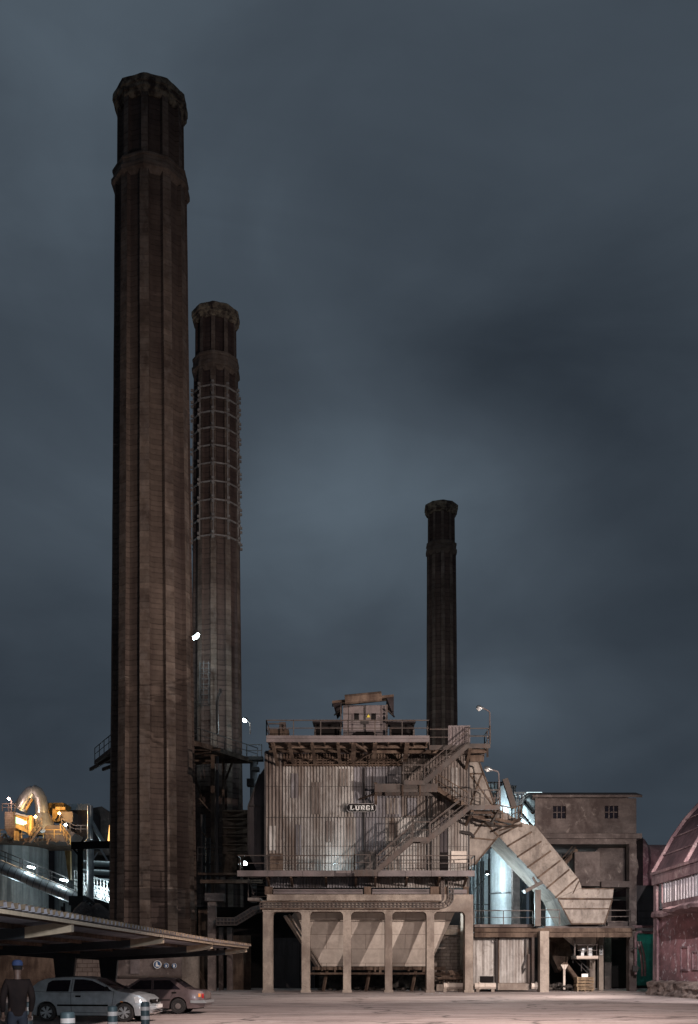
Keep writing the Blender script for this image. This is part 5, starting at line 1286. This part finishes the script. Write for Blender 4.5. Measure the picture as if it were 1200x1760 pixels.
# ------------------------------------------------------------------ bollards
bollg = plain('slate_plastic', (.075,.105,.115), .5); bollw = plain('reflective_white_band', (.80,.70,.66), .35)
b0 = thing('bollard', (0,0,0), 'slate plastic bollard', 'bollard', 'banded plastic bollards in front of the cars')
M().lathe([(.13,0),(.13,.03),(.105,.05),(.105,.82),(.10,.85),(.085,.865),(.02,.87)], (0,0,0), 24).build('post', bollg, b0, smooth=True)
for z in (.44,.66): M().lathe([(.104,z),(.1075,z+.002),(.1075,z+.088),(.104,z+.09)], (0,0,0), 24, caps=False).build('band', bollw, b0, smooth=True)
bs_ = [(250,1722,'slate bollard with two white bands in front of the hatchback headlight'),(194,1729,'slate bollard with white bands before the front wheel of the hatchback'),
       (118,1739,'slate bollard, the one nearest the camera, between the two wheels of the hatchback'),(49,1722,'slate bollard beside the rear bumper of the hatchback, next to the person')]
for i, (x, y_, lb) in enumerate(bs_):
    b = b0 if i == 0 else copy_tree(b0)
    Y = (EYE-.87)*FPX/(y_-HOR); b.location = (PX(x,Y), Y, 0); b['label'] = lb; b.rotation_euler = (R(random.uniform(-1.5,1.5)), R(random.uniform(-1.5,1.5)), random.random())
    if x == 118: b.scale = (1.25,1.25,1.0)

# ------------------------------------------------------------------ person
def skin(name, joints, links, mm, parent=None, sub=2, root=0):
    me = bpy.data.meshes.new(name); me.from_pydata([j[0] for j in joints], links, [])
    ob = bpy.data.objects.new(name, me); COL.objects.link(ob)
    sk = ob.modifiers.new('skin', 'SKIN'); sk.use_smooth_shade = True
    if not me.skin_vertices: pass
    for i, j in enumerate(joints):
        r = j[1] if isinstance(j[1], tuple) else (j[1], j[1]); me.skin_vertices[0].data[i].radius = r
    me.skin_vertices[0].data[root].use_root = True
    ss = ob.modifiers.new('sub', 'SUBSURF'); ss.levels = sub; ss.render_levels = sub
    dg = bpy.context.evaluated_depsgraph_get(); dg.update()
    ev = ob.evaluated_get(dg); me2 = bpy.data.meshes.new_from_object(ev); me2.materials.clear(); me2.materials.append(mm)
    for p in me2.polygons: p.use_smooth = True
    ob.modifiers.clear(); ob.data = me2
    if parent: ob.parent = parent
    return ob
pe = thing('person', (0,0,0), 'person in dark brown jacket and blue cap standing beside the hatchback', 'person')
skinm = plain('skin_tone', (.10,.055,.04), .6); jac = mat('brown_jacket_cloth', (.016,.009,.008),(.010,.006,.006),3,.9); trs = mat('dark_trouser_cloth',(.025,.028,.04),(.015,.018,.028),3,.9)
try:
    J = [((0,0,.95),(.14,.10)),((0,0,1.12),(.14,.10)),((0,0,1.32),(.16,.11)),((0,0,1.47),(.09,.08)),((0,-.005,1.55),.055),((0,-.02,1.64),(.074,.085)),((0,-.02,1.74),(.078,.092)),((0,-.01,1.80),(.06,.07))]
    K_ = [(i,i+1) for i in range(7)]
    for sx in (-1,1):
        b = len(J); J += [((sx*.17,0,1.44),.065),((sx*.22,.01,1.30),.052),((sx*.25,.03,1.13),.042),((sx*.24,-.05,.98),.033),((sx*.235,-.09,.89),.028),((sx*.232,-.12,.83),(.040,.022))]
        K_ += [(2,b)]+[(b+i,b+i+1) for i in range(5)]
        palm = b+5
        for f in range(4):
            c = len(J); x0 = sx*.232+(f-1.5)*.019
            ln = (.030,.034,.031,.024)[f]
            J += [((x0,-.133,.80),.0095),((x0,-.142,.80-ln),.0088),((x0,-.132,.80-ln*1.9),.008)]; K_ += [(palm,c),(c,c+1),(c+1,c+2)]
        c = len(J); J += [((sx*.232-sx*.036,-.135,.835),.011),((sx*.232-sx*.05,-.15,.805),.009)]; K_ += [(palm,c),(c,c+1)]
        b = len(J); J += [((sx*.09,0,.88),.095),((sx*.10,-.01,.50),.062),((sx*.105,.02,.11),.042),((sx*.11,-.10,.045),(.04,.03))]; K_ += [(0,b),(b,b+1),(b+1,b+2),(b+2,b+3)]
    body = skin('body', J, K_, skinm, pe)
    JJ = [((0,0,.80),(.178,.14)),((0,0,.92),(.176,.135)),((0,0,1.10),(.17,.13)),((0,0,1.33),(.19,.135)),((0,0,1.47),(.10,.09)),((0,0,1.52),(.068,.07))]; KK = [(i,i+1) for i in range(5)]
    for sx in (-1,1):
        b = len(JJ); JJ += [((sx*.18,0,1.44),.085),((sx*.225,.01,1.30),.072),((sx*.255,.03,1.13),.062),((sx*.242,-.045,.98),.052),((sx*.237,-.085,.905),.045)]; KK += [(3,b)]+[(b+i,b+i+1) for i in range(4)]
    skin('jacket', JJ, KK, jac, pe)
    JT = [((0,0,1.0),(.150,.115)),((0,0,.90),(.158,.12))]; KT = [(0,1)]
    for sx in (-1,1):
        b = len(JT); JT += [((sx*.09,0,.84),.108),((sx*.10,-.01,.50),.082),((sx*.105,.02,.10),.068)]; KT += [(1,b),(b,b+1),(b+1,b+2)]
    skin('trousers', JT, KT, trs, pe)
    for sx in (-1,1): M().tube([(sx*.105,.07,.045),(sx*.107,0,.055),(sx*.11,-.10,.045),(sx*.112,-.17,.035)],[.045,.055,.05,.03],10).build('shoe', mt['black'], pe, smooth=True)
    M().lathe([(.087,0),(.096,.01),(.094,.06),(.07,.098),(.02,.112)], (0,-.01,1.735), 20).add([(-.06,-.09,1.742),(.06,-.09,1.742),(.05,-.165,1.732),(-.05,-.165,1.732),(-.06,-.09,1.752),(.06,-.09,1.752),(.05,-.165,1.740),(-.05,-.165,1.740)],[(0,3,2,1),(4,5,6,7),(0,1,5,4),(1,2,6,5),(2,3,7,6),(3,0,4,7)]).build('cap', plain('blue_cap_cloth',(.015,.03,.09),.8), pe, smooth=True)
    for sx in (-1,1): M().lathe([(.002,-.006),(.011,0),(.002,.006)],(sx*.03,-.108,1.70),10,'y').build('eye', mt['black'], pe); M().tube([(sx*.083,-.01,1.71),(sx*.092,0,1.69),(sx*.085,-.01,1.66)],[.012,.017,.010],6).build('ear', skinm, pe, smooth=True)
    M().tube([(0,-.105,1.705),(0,-.128,1.672),(0,-.108,1.662)],[.009,.015,.010],8).build('nose', skinm, pe, smooth=True)
    M().tube([(-.025,-.100,1.632),(0,-.108,1.634),(.025,-.100,1.632)],.006,6).build('mouth', plain('lip_tone',(.28,.12,.10),.6), pe)
    M().lathe([(.082,-.05),(.088,-.02),(.088,.02)], (0,.004,1.72), 20).build('hair', mt['black'], pe, smooth=True)
except Exception as ex_:
    import traceback; traceback.print_exc()
pe.location = (PX(30,18.4), 18.4, 0); pe.rotation_euler.z = R(205); pe.scale = (.99,.99,.985)

# ------------------------------------------------------------------ distant plant on the left
YL = 150.0
def cylsil(name, cx_, Y, wpx, ytop, label, mm, ybot=1700):
    r = wpx*Y/FPX/2; t_ = thing(name, (PX(cx_,Y),Y,0), label, 'silo')
    M().lathe([(r,0),(r,PZ(ytop,Y)-.6),(r*1.01,PZ(ytop,Y)-.55),(r*1.01,PZ(ytop,Y)),(.1,PZ(ytop,Y)+.2)],(PX(cx_,Y),Y,0),48).build('shell', mm, t_, smooth=True)
    return t_
cylsil('concrete_silo', 12, 158, 138, 1449, 'huge round concrete silo streaked by cold light above the carport roof', mt['sgrey'])
cylsil('concrete_silo', 128, 170, 66, 1452, 'narrower concrete silo half hidden behind the orange tapering mast', mt['sgrey'])
M_ = M().box(PX(76,178),PX(192,178),178,180,0,PZ(1462,178)); tag(M_.build('plant_wall', mt['drk'], org=P(140,1700,178)), 'dark plant wall closing the gap behind the round concrete silos', 'wall')
tg = thing('tube_conveyor', P(60,1520,140), 'shiny inclined tube conveyor with a railed catwalk crossing before the concrete silos', 'conveyor')
A_ = P(-14,1484,140); B_ = P(137,1546,140)
M().tube([A_,B_],.92,20).build('tube', mt['silver'], tg, smooth=True)
m = M()
for k in range(15): p = A_.lerp(B_, k/14); q = A_.lerp(B_, k/14+.005); m.tube([p,q],.94,16)
m.build('ring', mt['steeld'], tg, smooth=True)
up = Vector((0,0,.9)); m = M().rail([A_+up+Vector((0,-.5,0)), B_+up+Vector((0,-.5,0))],1.3,2.1,.05).rail([A_+up+Vector((0,.6,0)), B_+up+Vector((0,.6,0))],1.3,2.1,.045)
m.build('railing', mt['steeld'], tg)
m = M().bar(A_+up*.95, B_+up*.95, 1.1, .10); m.build('catwalk', mt['silver'], tg)
for (x, y_) in ((54,1491),(110,1513)):
    p = P(x,y_,139.6); M().bar(p+Vector((-.45,0,.1)),p+Vector((.45,0,-.1)),.35,.22).build('tube_lamp', mt['gw'], tg)
    lamp('catwalk_lamp', p+Vector((0,-.9,1.0)), 420, CY, radius=.2)
lamp('silo_wash', P(4,1548,144), 420, CY, radius=.3); lamp('silo_wash', P(84,1580,144), 620, CY, radius=.3)
lt2 = thing('truss_conveyor', P(160,1545,146), 'lattice conveyor bridge glittering with lamps next to the foot of the tallest chimney', 'conveyor')
A2, B2 = P(128,1532,146), P(196,1554,146); m = M(); dz = Vector((0,0,1.7))
for dy in (0,1.6):
    o_ = Vector((0,dy,0)); m.bar(A2+o_,B2+o_,.16); m.bar(A2+o_+dz,B2+o_+dz,.16); m.bar(A2+o_+dz*1.7,B2+o_+dz*1.7,.08)
    for k in range(12):
        a = A2.lerp(B2,k/12)+o_; b = A2.lerp(B2,(k+1)/12)+o_; m.bar(a,b+dz,.09); m.bar(a,a+dz*1.7,.09); m.bar(a+dz,b,.07)
m.build('truss', mt['silver'], lt2)
for x, y_ in ((150,1532),(170,1540),(184,1545)): M().bar(P(x,y_,145.6),P(x+4,y_+1,145.6),.4,.3).build('bridge_lamp', mt['gw'], lt2)
lamp('bridge_light', P(160,1522,143), 700, CY, radius=.3)
for k in range(4):
    y_ = 1478+k*15
    M().prism([P(140,y_,160),P(196,y_+3,160),P(196,y_+5.5,160),P(140,y_+2.5,160)],(0,8,0)).build('roof_tier', mt['cyanw'], lt2)
lamp('plant_wash', P(165,1508,152), 500, CY, radius=.3)
sf = thing('steel_portal', P(160,1600,128), 'black steel portal frame beside the foot of the tallest chimney', 'frame')
m = M(); m.bar(P(123,1454,128),P(194,1452,128),.5,.9); m.bar(P(138,1456,128),P(138,1556,128),.55); m.bar(P(126,1459,128),P(137,1472,128),.2)
m.build('frame', mt['black'], sf)
m = M(); m.pbox(118,143,1540,1556,127,3).pbox(122,190,1556,1600,126,3); m.bar(P(143,1550,126),P(190,1592,126),.35); m.bar(P(150,1544,126),P(193,1580,126),.35)
for k in range(8): m.bar(P(146+k*5.5,1553+k*4.6,126),P(154+k*5,1548+k*4.2,126),.15)
m.build('base', mt['steeld'], sf)
M().tube([P(106,1586,126),P(106,1558,126)],.15,6).tube([P(110,1586,126),P(110,1552,126)],.15,6).pbox(103,118,1572,1580,126,.5).build('valves', mt['steeld'], sf)
M().lathe([(.1,0),(2.4,.0),(1.5,1.6),(.2,2.6)],P(168,1590,125),12).lathe([(.1,0),(2,.0),(1.1,1.8),(.2,2.6)],P(144,1588,124),12).build('dust_heap', mt['concd'], sf, smooth=True)
ms = thing('orange_mast', P(118,1520,138), 'pale orange mast tapering to its foot beside the narrower concrete silo', 'mast')
M().prism([P(111,1462,138),P(120,1462,138),P(121,1512,138),P(118,1512,138)],(0,.8,0)).build('mast', mt['ochre'], ms)
hf = thing('plant_deck', P(60,1448,150), 'cluttered steel deck of beams and pipes on top of the concrete silo', 'platform')
random.seed(9)
m = M().pbox(-20,122,1441,1446,148,12)
for i in range(26): x = random.uniform(-5,112); m.bar(P(x,1446+random.uniform(-6,3),147),P(x+random.uniform(-14,14),1446+random.uniform(-14,8),147),random.uniform(.12,.3))
m.build('beams', mt['rust'], hf)
M().rail([P(0,1441,147),P(112,1441,147)],1.2,1.5,.05).rail([P(104,1430,147),P(121,1452,147)],1.2,.8,.06).build('railing', mt['ochre'], hf)
M().bar(P(52,1448,146),P(72,1422,146),.5,.25).rail([P(52,1445,146),P(72,1419,146)],1.1,.7,.05).build('stair', mt['steel'], hf)
bt_ = thing('block_tower', P(16,1440,146), 'small tiled block tower under the pinkish star-like lamp', 'tower')
M().pbox(8,25,1395,1424,146,3).build('wall', mt['brick2'] if 'brick2' in mt else mt['brick'], bt_)
M().prism([P(8,1424,146),P(25,1424,146),P(22,1440,146),P(14,1436,146)],(0,3,0)).build('foot', mt['rust'], bt_)
M().rail([P(4,1394,146),P(26,1394,146)],1.0,.8,.06).build('railing', mt['steel'], bt_)
oh = thing('ochre_house', P(38,1430,146), 'glowing ochre machine house at the foot of the arched silver pipe', 'building')
M().prism([P(25,1398,146.5),P(47,1403,146.5),P(52,1434,146.5),P(25,1422,146.5)],(0,4,0)).build('wall', mt['ochre'], oh)
M().prism([P(27,1404,146.3),P(40,1409,146.3),P(41,1419,146.3),P(27,1415,146.3)],(0,.1,0)).build('window', glow('lit_green_window',(.55,.95,.65),1.0), oh)
M().prism([P(24,1396,146),P(48,1402,146),P(48,1405,146),P(24,1399,146)],(0,4.5,0)).build('roof', mt['silver'], oh)
M().pbox(49,54,1402,1436,146,1).pbox(24,29,1428,1444,146,1).build('pillar', mt['ochre'], oh)
iv = thing('arched_pipe', P(55,1400,150), 'fat silver pipe bent into a pointed arch above the glowing ochre house', 'pipe')
M().tube([P(34,1392,149),P(44,1374,149),P(53,1361,149),P(58,1358,149)],[1.05,1.0,.9,.75],16).build('leg_pipe', mt['silver'], iv, smooth=True)
M().tube([P(56,1357,149),P(64,1362,149),P(70,1374,149),P(72,1390,149),P(72,1400,149)],[.8,.9,.9,.9,.95],16).build('leg_pipe', mt['silver'], iv, smooth=True)
M().lathe([(.95,0),(1.5,-1.2),(2.3,-2.6),(2.2,-3.0)],P(73,1398,149),24).build('cone', mt['silver'], iv, smooth=True)
M().tube([P(44,1392,148),P(55,1373,148)],.18,6).build('stay', mt['ochre'], iv)
ob_ = thing('ochre_tower', P(97,1410,150), 'square ochre tower lit warm from inside, next to the lilac machine cabin', 'tower')
M().pbox(82,110,1380,1398,152,4).pbox(90,104,1390,1412,150,2).pbox(95,112,1387,1392,149,2).build('body', mt['ochre'], ob_)
m = M(); m.bar(P(95,1411,148),P(102,1400,148),.2); m.bar(P(102,1400,148),P(108,1411,148),.2); m.bar(P(82,1380,150),P(82,1400,150),.2); m.build('brace', mt['black'], ob_)
mc = thing('machine_cabin', P(116,1410,148), 'lilac-grey box cabin with a sloping floor on the silo deck', 'cabin')
M().prism([P(105,1395,148),P(125,1395,148),P(125,1412,148),P(120,1416,148),P(105,1408,148)],(0,3,0)).build('body', mt['steel'], mc)
rr = thing('ribbed_roof_hall', P(150,1420,156), 'dark plant hall with a bright ribbed roof strip behind the lilac-grey cabin', 'building')
M().pbox(110,151,1392,1452,156,8).build('wall', mt['drk'], rr)
M().corr(P(110,1392.5,155.5),P(151,1392.5,155.5)-P(110,1392.5,155.5),Vector((0,1.5,PZ(1379,155.5)-PZ(1392.5,155.5))),.35,.12,(0,-1,0)).build('roof_strip', mt['cyanw'], rr)
bb = thing('bulk_hall', P(170,1430,164), 'big unlit grey hall between the silver riser pipe and the tallest chimney', 'building')
M().prism([P(157,1389,164),P(175,1386,164),P(186,1395,164),P(200,1395,164),P(200,1470,164),P(150,1470,164),P(150,1395,164)],(0,10,0)).build('wall', mt['concd'], bb)
yp = thing('riser_pipe', P(155,1420,140), 'silver riser pipe branching into two legs above the black portal frame', 'pipe')
M().tube([P(155,1385,140),P(155,1443,140)],.38,12).tube([P(155,1438,140),P(150,1447,140),P(142,1452,140)],.28,10).tube([P(157,1412,140),P(178,1450,140)],.30,10).tube([P(155,1455,140),P(155,1545,140)],.5,10).build('pipe', mt['silver'], yp, smooth=True)
m = M(); m.bar(P(160,1458,139),P(172,1446,139),.2); m.bar(P(172,1458,139),P(185,1480,139),.2); m.bar(P(168,1465,139),P(158,1480,139),.15); m.build('brace', mt['silver'], yp)
hh = thing('hood_duct', P(90,1440,147), 'broad dusty hood widening under the ochre tower', 'hood')
M().prism([P(72,1428,147),P(80,1419,147),P(106,1418,147),P(128,1432,147),P(118,1447,147),P(80,1446,147)],(0,5,0)).build('hood', mt['steel'], hh)
M().rail([P(106,1419,146.5),P(128,1431,146.5),P(150,1431,146.5)],1.0,.8,.05).build('railing', mt['steel'], hh)
ln = thing('deck_lamp', P(19,1395,145), 'pinkish star-like lamp on a short mast over the tiled tower', 'lamp')
M().tube([P(19.5,1395,145),P(19.5,1376,145),P(17,1374,145)],.09,6).build('post', mt['steel'], ln)
M().lathe([(.02,-.2),(.2,0),(.02,.2)],P(15,1373,145),12).build('bulb', mt['gp'], ln, smooth=True)
OR = (1.0,.60,.22)
floodg = [(61,1404,144.5,OR,mt['go'],800,'round orange lamp glowing below the arched silver pipe'),(43,1414,144.6,OR,mt['go'],500,'orange lamp glaring on the ochre house wall'),(102,1398,146.5,OR,mt['go'],800,'orange lamp glowing on the square ochre tower'),(113,1418,144.5,(.9,.95,1),mt['gw'],350,'white lamp glaring under the lilac-grey cabin')]
for x, y_, Y, c, gm_, pw, lb in floodg:
    t_ = thing('plant_lamp', P(x,y_,Y), lb, 'lamp', 'lamps on the silo deck')
    M().lathe([(.02,-.2),(.2,-.03),(.2,.03),(.02,.2)],P(x,y_,Y),12).build('bulb', gm_, t_, smooth=True); M().tube([P(x+1,y_+1,Y+.3),P(x+1,y_+10,Y+.3)],.08,6).build('post', mt['steel'], t_)
    lamp('plant_lamp_light', P(x,y_,Y)+Vector((.2,-.9,.2)), pw, c, radius=.2)
lamp('deck_lamp_light', P(15,1373,144), 700, (1,.7,.6), radius=.2)
gs = thing('gas_flare_window', P(187,1438,150), 'narrow slit of orange light beside the tallest chimney', 'opening')
M().prism([P(185,1445,150),P(190,1446,150),P(188,1418,150)],(0,.5,0)).build('slit', glow('lit_orange_slit',(1,.5,.15),2.0), gs)
